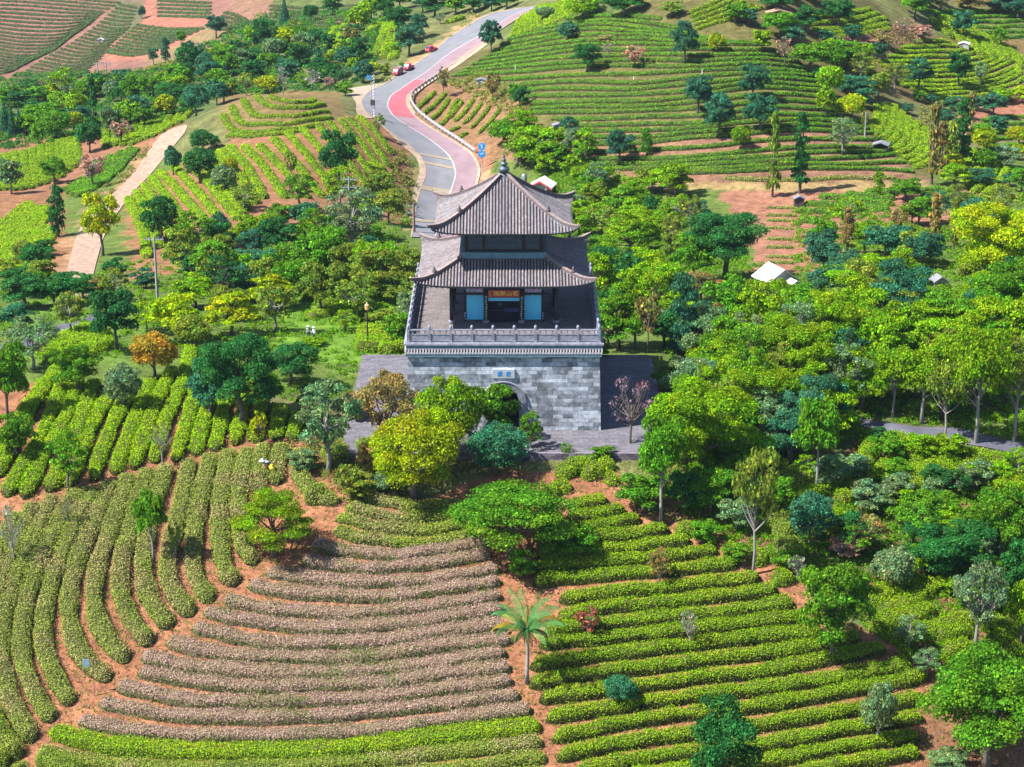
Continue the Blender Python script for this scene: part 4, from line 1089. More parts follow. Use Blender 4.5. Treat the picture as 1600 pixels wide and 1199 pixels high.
# undergrowth: countless low weeds and brush between the trees
def undergrowth():
    zones = [([(-40,430),(340,400),(640,330),(640,600),(440,690),(330,560),(60,560),(-40,620)], 1500, 'mg'), ([(1040,480),(1640,440),(1640,760),(1300,690),(1180,760),(1040,720)], 3200, 'mg'), ([(1000,720),(1640,720),(1640,1060),(1440,1040),(1240,900),(1060,800)], 3000, 'mg'),
             ([(-40,120),(240,110),(420,20),(640,20),(560,140),(340,150),(230,210),(-40,240)], 2400, 'dg'), ([(780,190),(960,270),(1060,330),(1200,420),(1040,480),(900,480),(860,300)], 1800, 'mg'), ([(1240,330),(1640,300),(1640,480),(1240,470)], 1300, 'mg'),
             ([(560,640),(660,700),(620,790),(540,790),(500,740)], 260, 'ol'), ([(440,690),(560,690),(580,780),(540,770)], 140, 'ol'), ([(610,225),(650,260),(640,350),(612,350)], 90, 'br'), ([(750,110),(830,165),(830,200),(700,130)], 160, 'ol'),
             ([(225,110),(360,60),(430,60),(350,110),(290,135)], 220, 'ol'), ([(1350,55),(1440,40),(1440,70),(1260,66)], 90, 'pk'), ([(1440,150),(1500,160),(1500,215),(1440,200)], 70, 'br'), ([(1500,160),(1610,148),(1610,156),(1500,168)], 60, 'pk'), ([(560,140),(630,110),(640,130),(610,150),(590,175),(550,178)],30,'ol'),
             ([(180,280),(290,175),(280,195),(170,310),(120,330)], 160, 'ol'), ([(640,130),(735,20),(760,25),(670,100)], 60, 'br')]
    Cs, Ns, Ss, Co = [], [], [], []
    paved = [list(RL) + list(RR)[::-1], [(90,445),(100,430),(112,395),(120,365),(138,335),(173,305),(206,272),(230,238),(250,212),(272,199),(296,194),(295,200),(280,222),(263,244),(242,272),(212,304),(187,336),(167,368),(150,432),(140,445)], [(530,135),(600,125),(590,190),(560,190)], [(1340,652),(1430,664),(1500,668),(1640,700),(1640,735),(1500,696),(1365,678)]]
    for poly, n, tone in zones:
        xs = [p[0] for p in poly]; ys = [p[1] for p in poly]; x = rng.uniform(min(xs), max(xs), n * 3); y = rng.uniform(min(ys), max(ys), n * 3); k = inpoly(x, y, poly)
        for pv in paved: k &= ~inpoly(x, y, pv)
        x, y = x[k][:n], y[k][:n]
        p = P(x, y); d = p[:, 1] * cp - (p[:, 2] - CZ) * sp; s = F / d; ok = ~((p[:, 0] > TX0 - .5) & (p[:, 0] < TX1 + .5) & (p[:, 1] > TY0 - .5) & (p[:, 1] < TY1 + .5)); p, s = p[ok], s[ok]
        m = 42; r = rng.uniform(4, 11, len(p)) / s; dd = rng.normal(0, 1, (len(p), m, 3)); dd[..., 2] = np.abs(dd[..., 2]); dd /= np.linalg.norm(dd, axis=-1)[..., None]
        q = p[:, None] + dd * (r[:, None] * rng.uniform(.6, 1.05, (len(p), m)))[..., None] * [1, 1, .75]
        base = np.array(TONE[tone][0]); t2 = np.array(TONE[{'mg': 'lg', 'dg': 'mg', 'ol': 'br', 'br': 'ol', 'pk': 'br'}[tone]][0]); f = rng.random((len(p), 1, 1)); cc = (base * f + t2 * (1 - f)) * rng.uniform(.6, 1.3, (len(p), m, 1))
        Cs.append(q.reshape(-1, 3)); Ns.append((dd + rng.normal(0, .5, dd.shape)).reshape(-1, 3)); Ss.append(np.repeat(3.0 / s, m)); Co.append(cc.reshape(-1, 3))
    N_ = np.concatenate(Ns); N_ /= np.linalg.norm(N_, axis=1)[:, None]
    v, q = leafquads(np.concatenate(Cs), N_, np.concatenate(Ss) * rng.uniform(.7, 1.3, len(N_)))
    o = link('undergrowth', nmesh('undergrowth', v, q, None, LEAF, np.repeat(np.concatenate(Co), 4, 0))); o.color = (1, 1, 1, 1)
    tag(o, 'tangled weeds and brush between the trees', 'undergrowth', None, 'stuff')
undergrowth()

# small weeds and fallen leaves on the red soil of the front fields
def weeds():
    n = 15000; x = rng.uniform(-20, 1480, n); y = rng.uniform(690, 1215, n); p = P(x, y); k = ~((p[:, 0] > TX0 - .5) & (p[:, 0] < TX1 + .5) & (p[:, 1] > TY0 - .5)); p = p[k]; x = x[k]
    m = 9; q = np.repeat(p, m, 0) + rng.normal(0, .10, (len(p) * m, 3)) * [1, 1, .25]; q[:, 2] += .05; N_ = rng.normal(0, .5, (len(q), 3)) + [0, -.1, 1]; N_ /= np.linalg.norm(N_, axis=1)[:, None]
    kind = np.repeat(rng.random(len(p)), m)[:, None]; left = np.repeat((x < 800), m)[:, None]; f = rng.uniform(.5, 1.5, (len(q), 1))
    c = np.where(kind < .42, np.array((.12, .20, .02)), np.where(kind < .8, np.array((.20, .13, .07)), np.array((.26, .22, .09)))) * f
    v, qd = leafquads(q, N_, rng.uniform(.05, .14, len(q))); o = link('weeds', nmesh('weeds', v, qd, None, LEAF, np.repeat(c, 4, 0))); o.color = (1, 1, 1, 1); tag(o, 'small weeds and fallen leaves on the red soil', 'weeds', None, 'stuff')
weeds()

# ---------------------------------------------------------------- gate tower
XB = -0.65; YF = 154.5; YC = 164.0; YBK = 173.5; ZF = 7.3
def brickmat(name, c1, c2, mortar, bw, bh, stain=.5, hor=False, msize=.012):
    m, nt, b, N, L = newmat(name); b.inputs['Roughness'].default_value = .9; b.inputs['Specular IOR Level'].default_value = .2
    tc = N('ShaderNodeTexCoord'); sx = N('ShaderNodeSeparateXYZ'); L(tc.outputs['Object'], sx.inputs[0]); cb = N('ShaderNodeCombineXYZ')
    if hor: L(sx.outputs[0], cb.inputs[0]); L(sx.outputs[1], cb.inputs[1])
    else:
        ad = N('ShaderNodeMath'); ad.operation = 'ADD'; L(sx.outputs[0], ad.inputs[0]); L(sx.outputs[1], ad.inputs[1]); L(ad.outputs[0], cb.inputs[0]); L(sx.outputs[2], cb.inputs[1])
    br = N('ShaderNodeTexBrick'); L(cb.outputs[0], br.inputs[0]); br.inputs['Scale'].default_value = 1; br.inputs['Brick Width'].default_value = bw; br.inputs['Row Height'].default_value = bh
    br.inputs['Mortar Size'].default_value = msize; br.inputs['Color1'].default_value = (*c1, 1); br.inputs['Color2'].default_value = (*c2, 1); br.inputs['Mortar'].default_value = (*mortar, 1); br.inputs['Bias'].default_value = -.1
    no = N('ShaderNodeTexNoise'); no.inputs['Scale'].default_value = .55; no.inputs['Detail'].default_value = 10; no.inputs['Roughness'].default_value = .75; L(tc.outputs['Object'], no.inputs['Vector'])
    # a second, offset brick pattern picks whole dark (weathered) blocks
    b2 = N('ShaderNodeTexBrick'); L(cb.outputs[0], b2.inputs[0]); b2.inputs['Scale'].default_value = 1; b2.inputs['Brick Width'].default_value = bw; b2.inputs['Row Height'].default_value = bh; b2.inputs['Mortar Size'].default_value = 0
    b2.inputs['Color1'].default_value = (0, 0, 0, 1); b2.inputs['Color2'].default_value = (1, 1, 1, 1); b2.inputs['Bias'].default_value = 0
    a = N('ShaderNodeMath'); a.operation = 'MULTIPLY_ADD'; L(b2.outputs[0], a.inputs[0]); a.inputs[1].default_value = .22; L(no.outputs[0], a.inputs[2])
    r = N('ShaderNodeMapRange'); r.inputs[1].default_value = .50; r.inputs[2].default_value = .74; r.inputs[3].default_value = 1; r.inputs[4].default_value = 1 - stain; L(a.outputs[0], r.inputs[0])
    n2 = N('ShaderNodeTexNoise'); n2.inputs['Scale'].default_value = 4; n2.inputs['Detail'].default_value = 8; L(tc.outputs['Object'], n2.inputs['Vector'])
    r2 = N('ShaderNodeMapRange'); r2.inputs[1].default_value = .3; r2.inputs[2].default_value = .7; r2.inputs[3].default_value = .75; r2.inputs[4].default_value = 1.25; L(n2.outputs[0], r2.inputs[0])
    mu = N('ShaderNodeMath'); mu.operation = 'MULTIPLY'; L(r.outputs[0], mu.inputs[0]); L(r2.outputs[0], mu.inputs[1])
    v = N('ShaderNodeVectorMath'); v.operation = 'SCALE'; L(br.outputs[0], v.inputs[0]); L(mu.outputs[0], v.inputs['Scale']); L(v.outputs[0], b.inputs['Base Color'])
    bp = N('ShaderNodeBump'); bp.inputs['Strength'].default_value = .35; bp.inputs['Distance'].default_value = .03; L(n2.outputs[0], bp.inputs['Height']); L(bp.outputs[0], b.inputs['Normal'])
    return m
WALL = brickmat('stone_block_wall', (.43, .47, .54), (.33, .37, .44), (.17, .19, .23), .8, .33, .68)
PAVE = brickmat('terrace_paving', (.125, .118, .14), (.108, .103, .125), (.07, .067, .08), .8, .4, .25, True)
PAVE2 = brickmat('tower_floor_tiles', (.15, .13, .13), (.13, .115, .12), (.08, .07, .075), .6, .3, .2, True)
TRIM = simple('grey_trim_stone', (.19, .20, .25), .85, .3, 3, .2); TRIMD = simple('blue_grey_trim', (.10, .19, .24), .85, .2, 3); TRIML = simple('pale_dentil_stone', (.58, .53, .56), .85, .15, 3)
def tilemat():
    m, nt, b, N, L = newmat('clay_roof_tile'); b.inputs['Roughness'].default_value = .85; b.inputs['Specular IOR Level'].default_value = .2
    at = N('ShaderNodeAttribute'); at.attribute_name = 'tint'; tc = N('ShaderNodeTexCoord'); no = N('ShaderNodeTexNoise'); no.inputs['Scale'].default_value = 5; no.inputs['Detail'].default_value = 8; no.inputs['Roughness'].default_value = .8
    L(tc.outputs['Object'], no.inputs['Vector']); r = N('ShaderNodeValToRGB'); L(no.outputs[0], r.inputs[0]); r.color_ramp.elements[0].position = .36; r.color_ramp.elements[1].position = .66
    r.color_ramp.elements[0].color = (.55, .5, .55, 1); r.color_ramp.elements[1].color = (1.35, 1.3, 1.32, 1)
    mx = N('ShaderNodeMix'); mx.data_type = 'RGBA'; mx.blend_type = 'MULTIPLY'; mx.inputs[0].default_value = 1; L(at.outputs['Color'], mx.inputs[6]); L(r.outputs[0], mx.inputs[7]); L(mx.outputs[2], b.inputs['Base Color'])
    return m
TILE = tilemat(); RIDGE = simple('ridge_tile', (.10, .085, .095), .85, .35, 6, .2); RIDGET = simple('ridge_cap', (.22, .165, .16), .85, .25, 5)
WOODD = simple('dark_timber', (.022, .018, .020), .6, .3, 3); WOODB = simple('blue_grey_timber', (.045, .06, .075), .7, .25, 3); PANEL = simple('shade_blue_panel', (.10, .50, .74), .8, .04, 1)  # PANEL: white panels with the blue roof shade put into their colour
SIGNR = simple('sign_red', (.34, .06, .07), .5, .1, 3); GOLD = simple('gold_letters', (.75, .48, .05), .4, .1, 3); MARK = simple('white_characters', (.62, .62, .6), .6, .1, 3); BLUEP = simple('blue_characters', (.03, .25, .65), .6, .1, 3)
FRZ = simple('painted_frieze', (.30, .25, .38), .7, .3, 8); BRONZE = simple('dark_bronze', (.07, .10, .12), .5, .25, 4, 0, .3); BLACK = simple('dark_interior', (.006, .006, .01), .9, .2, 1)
WIN = simple('shutter_panel', (.05, .075, .105), .7, .3, 5)

gate = empty('gate_tower', (XB, YC, 0)); tag(gate, 'grey stone gate tower with arched passage and two-tiered upturned tile roof', 'gate tower')
def G(mb, name, mat, smooth=False): return mb.build(name, mat, gate, smooth)
# coordinates below are local to the gate: x across, y away from the camera, z up
yF, yB = YF - YC, YBK - YC
def wx(z): return 7.68 - .027 * z            # half width with the wall's batter
def wy(z): return yF + .02 * z
zt = 6.15
def arch_h(x, r=1.2, zs=2.35): return zs + math.sqrt(max(0, r * r - x * x)) if abs(x) < r else 0
def base():
    V, Fc = [], []
    xs = [-1, -.62] + [-1.2 * math.cos(math.pi * i / 20) for i in range(21)] ; cols = []
    xa = [-1.2 * math.cos(math.pi * i / 20) for i in range(21)]
    def quad(*p): n = len(V); V.extend(p); Fc.append((n, n + 1, n + 2, n + 3))
    def strip(sg, y0f):      # front (sg=-1) or back face
        def pt(fx, z): return (fx if abs(fx) < 7 else math.copysign(wx(z), fx), sg * -1 * (wy(z)) if sg > 0 else wy(z), z)
        for a, b_ in ((-7.68, -1.2), (1.2, 7.68)):
            quad(pt(a, 0), pt(b_, 0), pt(b_, zt), pt(a, zt))
        for i in range(20): quad(pt(xa[i], arch_h(xa[i]) or 2.35), pt(xa[i + 1], arch_h(xa[i + 1]) or 2.35), pt(xa[i + 1], zt), pt(xa[i], zt))
    strip(-1, 0); strip(1, 0)
    for s in (-1, 1): quad((s * wx(0), wy(0), 0), (s * wx(0), -wy(0), 0), (s * wx(zt), -wy(zt), zt), (s * wx(zt), wy(zt), zt))
    # passage walls and vault
    for s in (-1, 1): quad((s * 1.2, wy(0), 0), (s * 1.2, -wy(0), 0), (s * 1.2, -wy(0), 2.35), (s * 1.2, wy(0), 2.35))
    for i in range(20): quad((xa[i], yF + .05, arch_h(xa[i]) or 2.35), (xa[i + 1], yF + .05, arch_h(xa[i + 1]) or 2.35), (xa[i + 1], yB, arch_h(xa[i + 1]) or 2.35), (xa[i], yB, arch_h(xa[i]) or 2.35))
    quad((-wx(zt), wy(zt), zt), (wx(zt), wy(zt), zt), (wx(zt), -wy(zt), zt), (-wx(zt), -wy(zt), zt))
    me = bpy.data.meshes.new('stone_base'); me.from_pydata(V, [], Fc); me.materials.append(WALL); link('stone_base', me, gate)
base()
m = MB(); m.box((0, yF + 3.2, 1.75), (2.36, .12, 3.48)); G(m, 'added_passage_door', WOODD)  # unseen door, added to keep the passage dark inside
# voussoir ring and thin hood moulding round the arch
m = MB()
def ring(m, r0, r1, y0, y1, n, gap=.02):
    for i in range(n):
        a0 = math.pi * (i + gap) / n; a1 = math.pi * (i + 1 - gap) / n
        p = [(r * math.cos(a), y0, 2.35 + r * math.sin(a)) for r, a in ((r0, a0), (r1, a0), (r1, a1), (r0, a1))]; m.prism(p, (0, y0, 0), (0, y1, 0))
ring(m, 1.2, 1.62, yF - .06, yF + .25, 15)
for s in (-1, 1):
    for k in range(5): m.box((s * 1.41, yF + .1, .235 + .47 * k), (.42, .34, .455))
G(m, 'arch_surround', TRIM)
m = MB(); ring(m, 1.66, 1.75, yF - .12, yF + .25, 24, 0)
G(m, 'arch_moulding', simple('hood_mould', (.25, .24, .28), .9, .2, 3))
m = MB(); m.box((0.0, yF + .02, 4.72), (1.7, .16, .74)); pl = G(m, 'name_plaque', simple('plaque_stone', (.36, .39, .43), .8, .12, 3))
def text(name, body, size, loc, mat, parent, rx=R(90), sx=1.0, ext=.012):
    cu = bpy.data.curves.new(name, 'FONT'); cu.body = body; cu.size = size; cu.align_x = 'CENTER'; cu.align_y = 'CENTER'; cu.extrude = ext; cu.offset = size * .004; cu.materials.append(mat)
    t_ = bpy.data.objects.new('tmp', cu); COL.objects.link(t_); dg = bpy.context.evaluated_depsgraph_get(); me = bpy.data.meshes.new_from_object(t_.evaluated_get(dg)); bpy.data.objects.remove(t_)
    o = link(name, me, parent); o.location = loc; o.rotation_euler = (rx, 0, 0); o.scale = (sx, 1, 1); return o
text('plaque_characters', '\u7d20  \u4e91', .42, (0, yF - .075, 4.72), BLUEP, pl)
# projecting courses under the parapet
m = MB(); m.box((0, 0, 6.24), (15.35, 19.25, .22)); G(m, 'cornice_course', TRIMD)
m = MB(); m.box((0, 0, 6.44), (15.42, 19.32, .14)); m.box((0, 0, 6.80), (15.42, 19.32, .07)); 
for k in range(68):
    x = -7.66 + 15.32 * k / 67; m.box((x, -9.63, 6.635), (.11, .12, .26)); m.box((x, 9.63, 6.635), (.11, .12, .26))
for k in range(84):
    y = -9.5 + 19.0 * k / 83
    for s in (-1, 1): m.box((s * 7.68, y, 6.635), (.12, .11, .26))
G(m, 'dentil_course', TRIML)
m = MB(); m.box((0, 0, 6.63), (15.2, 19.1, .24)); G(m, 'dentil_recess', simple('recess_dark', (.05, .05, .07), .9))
m = MB(); m.box((0, 0, 6.96), (15.3, 19.2, .25)); G(m, 'parapet_course', TRIMD)
m = MB(); m.box((0, 0, 7.155), (15.6, 19.5, .13)); m.box((0, 0, 7.25), (15.3, 19.2, .08)); G(m, 'ledge', TRIM)
m = MB(); m.box((0, 0, 7.27), (14.4, 18.3, .07)); G(m, 'upper_floor', PAVE2)
# stone balustrade: each post and each bay
def post_me():
    m = MB(); m.box((0, 0, .5), (.20, .20, 1.0)); m.box((0, 0, .04), (.26, .26, .1)); m.box((0, 0, 1.02), (.15, .15, .06)); m.lathe((0, 0, 1.05), [(.07, 0), (.11, .06), (.11, .16), (.12, .18), (.10, .24), (.04, .31), (0.01, .33)], 8); return m.mesh('railing_post', TRIM)
def bay_me(w):
    m = MB(); m.box((0, 0, .96), (w, .13, .11)); m.box((0, 0, .60), (w, .11, .07)); m.box((0, 0, .36), (w, .07, .42)); m.box((0, 0, .10), (w, .14, .09))
    for x in (-w * .33, 0, w * .33): m.box((x, 0, .77), (.15, .09, .28), 0, .55)
    return m.mesh('railing_bay', TRIM)
PM = post_me(); bx = 14.9 / 9; by = 18.8 / 11; B1, B2 = bay_me(bx - .2), bay_me(by - .2)
for sy in (-9.4, 9.4):
    for i in range(10):
        p = link('railing_post', PM, gate); p.location = (-7.45 + bx * i, sy, ZF)
        if i < 9: q = link('railing_bay', B1, gate); q.location = (-7.45 + bx * (i + .5), sy, ZF)
for sx in (-7.45, 7.45):
    for i in range(11):
        if i: p = link('railing_post', PM, gate); p.location = (sx, -9.4 + by * i, ZF)
        q = link('railing_bay', B2, gate); q.location = (sx, -9.4 + by * (i + .5), ZF); q.rotation_euler = (0, 0, R(90))

# roofs
def roof_fn(E, T, ze, ztop, lift, flare):
    def z(x, d):
        t = min(max((E - d) / (E - T), -.2), 1); c = min(abs(x) / E, 1.15)
        return ze + (ztop - ze) * (.70 * t + .30 * t * t) + lift * c ** 6 * max(0, 1 - t) ** 1.3
    def edge(x): return E + flare * (abs(x) / E) ** 7
    return z, edge
def roof(E, T, ze, ztop, lift, flare, nm):
    z, edge = roof_fn(E, T, ze, ztop, lift, flare); V, Q, C = [], [], []; r = random.Random(int(E * 10)); rot = [(1, 0, 0, 1), (0, -1, 1, 0), (-1, 0, 0, -1), (0, 1, -1, 0)]
    def tr(k, x, d, zz):            # side k: local x along the eave, d outward
        a, b, c, e = rot[k]; X, Y = x, -d; return (a * X + b * Y, c * X + e * Y, zz)
    sp_ = .252; nr = int((E + flare * .5) / sp_)
    for k in range(4):
        n0 = len(V); NX, ND = 49, 14           # base sheet
        for i in range(NX):
            f = -1 + 2 * i / (NX - 1)
            for j in range(ND):
                g = j / (ND - 1); d0 = T; xe = f * (E + flare); de = edge(f * E); d = d0 + (de - d0) * g; x = f * d; V.append(tr(k, x, d, z(x, d))); C.append((.05, .047, .057))
        for i in range(NX - 1):
            for j in range(ND - 1): a = n0 + i * ND + j; Q.append((a, a + ND, a + ND + 1, a + 1))
        for i in range(-nr, nr + 1):
            x0 = i * sp_; ds = max(abs(x0), T) + .02; de = edge(x0) + .05; n = 16
            if de - ds < .15: continue
            base = np.array((.165, .158, .160)) * r.uniform(.8, 1.15) * np.array([r.uniform(.95, 1.08), 1, r.uniform(.95, 1.08)]); n1 = len(V)
            for j in range(n):
                d = ds + (de - ds) * j / (n - 1); zz = z(x0, d); c = base * r.uniform(.78, 1.2)
                for q in range(5):
                    an = math.pi * q / 4; V.append(tr(k, x0 + .078 * math.cos(an), d, zz + .02 + .10 * math.sin(an))); C.append(tuple(c))
            for j in range(n - 1):
                for q in range(4): a = n1 + j * 5 + q; Q.append((a, a + 1, a + 6, a + 5))
            e = n1 + (n - 1) * 5; Q.append((e, e + 1, e + 2, e + 3))
    o = link(nm, nmesh(nm, V, Q, None, TILE, np.array(C)), gate)
    # soffit and fascia below the tiles
    m = MB()
    for k in range(4):
        NX = 25; n0 = len(m.v)
        for i in range(NX):
            f = -1 + 2 * i / (NX - 1); de = edge(f * E) - .10
            for d, dz in ((T, -.22), ((T + de) / 2, -.20), (de, -.16), (de + .03, -.03)): m.v.append(tr(k, f * d, d, z(f * d, min(d, de)) + dz))
        for i in range(NX - 1):
            for j in range(3): a = n0 + i * 4 + j; m.f.append((a, a + 4, a + 5, a + 1))
        for i in range(int(2 * E / .45)):      # rafters
            x = -E * .97 + i * .45; d0 = max(abs(x), T) + .1; de = edge(x) - .16
            if de - d0 < .3: continue
            a = tr(k, x, d0, z(x, d0) - .27); b_ = tr(k, x, de, z(x, de) - .23); m.tube([a, b_], .055, 4)
    link('eave_soffit', m.mesh('eave_soffit', WOODB), gate)
    # hip ridges with upswept tips, each with its little beast
    for k in range(4):
        pts = []; n = 18
        for j in range(n):
            d = T + (edge(E) + .12 - T) * j / (n - 1); pts.append((d, z(d, d)))
        dd, zz = pts[-1]; tip = [(dd + .05, zz + .05), (dd + .09, zz + .14), (dd + .12, zz + .27)]
        sgn = [(1, -1), (-1, -1), (-1, 1), (1, 1)][k]; hp = pts + tip; ms, mc = MB(), MB()
        for mm, wd, z0, z1 in ((ms, .10, -.02, .27), (mc, .13, .272, .35)):
            n0 = len(mm.v)
            for j, (d, q) in enumerate(hp):
                f = 1 if j < n - 1 else max(.15, 1 - (j - n + 2) * .27); w2 = wd * f
                for u in (-1, 1):
                    for zq in (z0, z1): mm.v.append((sgn[0] * (d + u * w2 * .7), sgn[1] * (d - u * w2 * .7), q + zq * f + (0 if f == 1 else .10 * (1 - f))))
            for j in range(len(hp) - 1):
                a = n0 + j * 4; mm.f += [(a, a + 4, a + 5, a + 1), (a + 2, a + 3, a + 7, a + 6), (a + 1, a + 5, a + 7, a + 3), (a, a + 2, a + 6, a + 4)]
            mm.f += [(n0, n0 + 1, n0 + 3, n0 + 2), (len(mm.v) - 4, len(mm.v) - 2, len(mm.v) - 1, len(mm.v) - 3)]
        rg = link('hip_ridge', ms.mesh('hip_ridge', RIDGE), gate); link('ridge_cap', mc.mesh('ridge_cap', RIDGET), rg)
        d = T + (E - T) * .62; q = z(d, d) + .33; mo = MB(); x, y = sgn[0] * d, sgn[1] * d; mo.box((x, y, q + .08), (.26, .26, .18), R(45)); mo.lathe((x, y, q + .15), [(.10, 0), (.13, .08), (.07, .17), (.09, .24), (.02, .34)], 8)
        link('ridge_ornament', mo.mesh('ridge_ornament', RIDGE, True), rg)
    return z, edge
zl, el = roof(6.85, 3.3, 11.02, 12.45, .44, .26, 'lower_roof')
zu, eu = roof(5.5, .30, 14.95, 18.35, .46, .26, 'upper_roof')
# ring ridge on top of the lower roof, upper storey
m = MB()
for s in (-1, 1): m.box((0, s * 3.3, 12.66), (6.86, .26, .52)); m.box((s * 3.3, 0, 12.66), (.26, 6.34, .52))
G(m, 'roof_ring_ridge', TRIMD)
m = MB(); m.box((0, 0, 13.9), (5.95, 5.95, 2.6)); G(m, 'upper_storey', WOODB)
m = MB()
for s in (-1, 1):
    for t in (-1, 1): m.box((s * 3.0, t * 3.0, 13.9), (.26, .26, 2.6))
    for x in (-1.6, 1.6): m.box((x, s * 3.0, 13.9), (.14, .1, 2.4)); m.box((s * 3.0, x, 13.9), (.1, .14, 2.4))
    m.box((0, s * 3.0, 14.9), (6.0, .2, .3)); m.box((s * 3.0, 0, 14.9), (.2, 6.0, .3)); m.box((0, s * 3.01, 13.0), (6.0, .14, .14)); m.box((s * 3.01, 0, 13.0), (.14, 6.0, .14))
G(m, 'timber_frame', WOODD)
for s in (-1, 1):
    for x, w_ in ((-2.3, 1.15), (0, 2.9), (2.3, 1.15)):
        for rot_ in (0, 1):
            m = MB(); nn = max(2, int(w_ / .5)); m.box((0, 0, 0), (w_, .06, 1.55))
            for i in range(nn + 1): m.box((-w_ / 2 + .03 + (w_ - .06) * i / nn, -.04, 0), (.05, .05, 1.5))
            m.box((0, -.045, -.3), (w_, .05, .05)); o = link('shutter', m.mesh('shutter', WIN), gate)
            if rot_ == 0: o.location = (x, s * 3.0, 13.9); o.rotation_euler = (0, 0, 0 if s < 0 else math.pi)
            else: o.location = (s * 3.0, x, 13.9); o.rotation_euler = (0, 0, math.pi / 2 if s > 0 else -math.pi / 2)
for s in (-1, 1):            # brackets under the upper eave
    m = MB()
    for i in range(7): x = -2.7 + .9 * i; m.box((x, s * 3.3, 14.72), (.22, .5, .16)); m.box((x, s * 3.5, 14.86), (.34, .22, .12))
    G(m, 'eave_bracket', simple('painted_bracket', (.16, .26, .25), .7))
# finial
m = MB(); m.lathe((0, 0, 18.15), [(.46, 0), (.46, .22), (.36, .25), (.34, .42), (.22, .46), (.24, .58), (.42, .68), (.46, .82), (.40, .98), (.20, 1.06), (.16, 1.12), (.30, 1.20), (.31, 1.30), (.16, 1.40), (.11, 1.46), (.19, 1.54), (.19, 1.60), (.08, 1.70), (.07, 1.78), (.12, 1.84), (.05, 1.92), (.03, 2.3), (.01, 2.55)], 20); G(m, 'finial', BRONZE, True)
# ground-floor pavilion: columns, beams, screens
def column(x, y, r=.17):
    m = MB(); m.lathe((0, 0, 0), [(r, .22), (r, 3.75)], 14); c = link('column', m.mesh('column', WOODD, True), gate); c.location = (x, y, ZF)
    m = MB(); m.lathe((0, 0, 0), [(r * 1.25, 0), (r * 1.7, .06), (r * 1.7, .14), (r * 1.3, .24)], 14); link('column_base', m.mesh('column_base', TRIM, True), c); return c
for s in (-1, 1):
    for x in (-4.2, -1.42, 1.42, 4.2): column(x, s * 4.2)
    for y in (-1.42, 1.42): column(s * 4.2, y)
m = MB()
for s in (-1, 1):
    m.box((0, s * 4.2, 3.05 + ZF), (8.6, .16, .26)); m.box((0, s * 4.2, 2.42 + ZF), (8.6, .12, .12)); m.box((s * 4.2, 0, 3.05 + ZF), (.16, 8.6, .26)); m.box((s * 4.2, 0, 2.42 + ZF), (.12, 8.6, .12)); m.box((0, s * 4.2, 3.62 + ZF), (8.8, .2, .22)); m.box((s * 4.2, 0, 3.62 + ZF), (.2, 8.8, .22))
G(m, 'beam', WOODD)
m = MB()
for x in (-2.35, 2.35): m.box((x, -4.16, ZF + 2.70), (1.35, .05, .30))
G(m, 'frieze_panel', FRZ)
# core room
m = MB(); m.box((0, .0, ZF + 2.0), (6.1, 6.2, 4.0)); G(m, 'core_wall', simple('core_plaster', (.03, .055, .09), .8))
for x in (-2.32, 2.32):
    m = MB(); m.box((x, -3.72, ZF + 1.28), (1.36, .05, 2.3)); G(m, 'screen_panel', PANEL)
    m = MB()
    for i in range(12): xx = x - .62 + i * 1.24 / 11; hgt = .12 + .13 * abs(math.cos(i * .9)) + .05 * abs(i - 5.5) / 3; m.box((xx, -3.78, ZF + 2.40 - hgt / 2), (.045, .04, hgt))
    for k in range(3): m.box((x, -3.78, ZF + 2.38 - .09 * k), (1.3 if k < 1 else 1.3, .03, .02))
    G(m, 'hanging_lattice', simple('lattice_grey', (.16, .22, .28), .8))
    m = MB(); m.box((x + math.copysign(.82, x), -3.72, ZF + 1.3), (.16, .14, 2.6)); G(m, 'side_column', WOODD)
m = MB(); m.box((0, -4.12, ZF + 1.98), (2.5, .06, .34)); m.prism([(-1.25 + .25 * i, -4.17, ZF + 2.15 - (.0 if i % 2 else .14)) for i in range(11)] + [(1.25, -4.17, ZF + 2.17), (-1.25, -4.17, ZF + 2.17)], (0, 0, 0), (0, .03, 0)); G(m, 'door_valance', PANEL)
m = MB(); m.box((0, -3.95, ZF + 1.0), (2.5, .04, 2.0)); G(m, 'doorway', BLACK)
m = MB(); m.box((0, -4.0, ZF + .98), (2.46, .05, .05))
for i in range(17): m.box((-1.2 + .15 * i, -4.0, ZF + .5), (.03, .04, .95))
G(m, 'door_grille', simple('grille_dark', (.03, .035, .07), .5))
m = MB(); m.box((.62, -4.02, ZF + 1.02), (1.15, .05, .3)); m.box((-.32, -4.0, ZF + 1.45), (.3, .05, .26)); G(m, 'door_board', simple('board_blue', (.02, .035, .10), .6))
m = MB(); m.box((0, 0, 0), (2.46, .08, .64)); sg = G(m, 'sign_board', SIGNR); sg.location = (0, -4.40, ZF + 2.50); sg.rotation_euler = (R(12), 0, 0)
m = MB()
for z_ in (-.33, .33): m.box((0, -.02, z_), (2.56, .12, .05))
for x in (-1.26, 1.26): m.box((x, -.02, 0), (.05, .12, .68))
link('sign_frame', m.mesh('sign_frame', simple('sign_frame_purple', (.20, .07, .12), .6)), sg)
text('sign_characters', '\u745e\u805a\u5c71\u8317', .46, (.16, -.055, 0), GOLD, sg, sx=1.1)
m = MB(); r_ = random.Random(4)
for k in range(5): m.box((-1.12, -.05, .2 - .1 * k), (.05, .02, .06))
link('sign_signature', m.mesh('sign_signature', GOLD), sg)
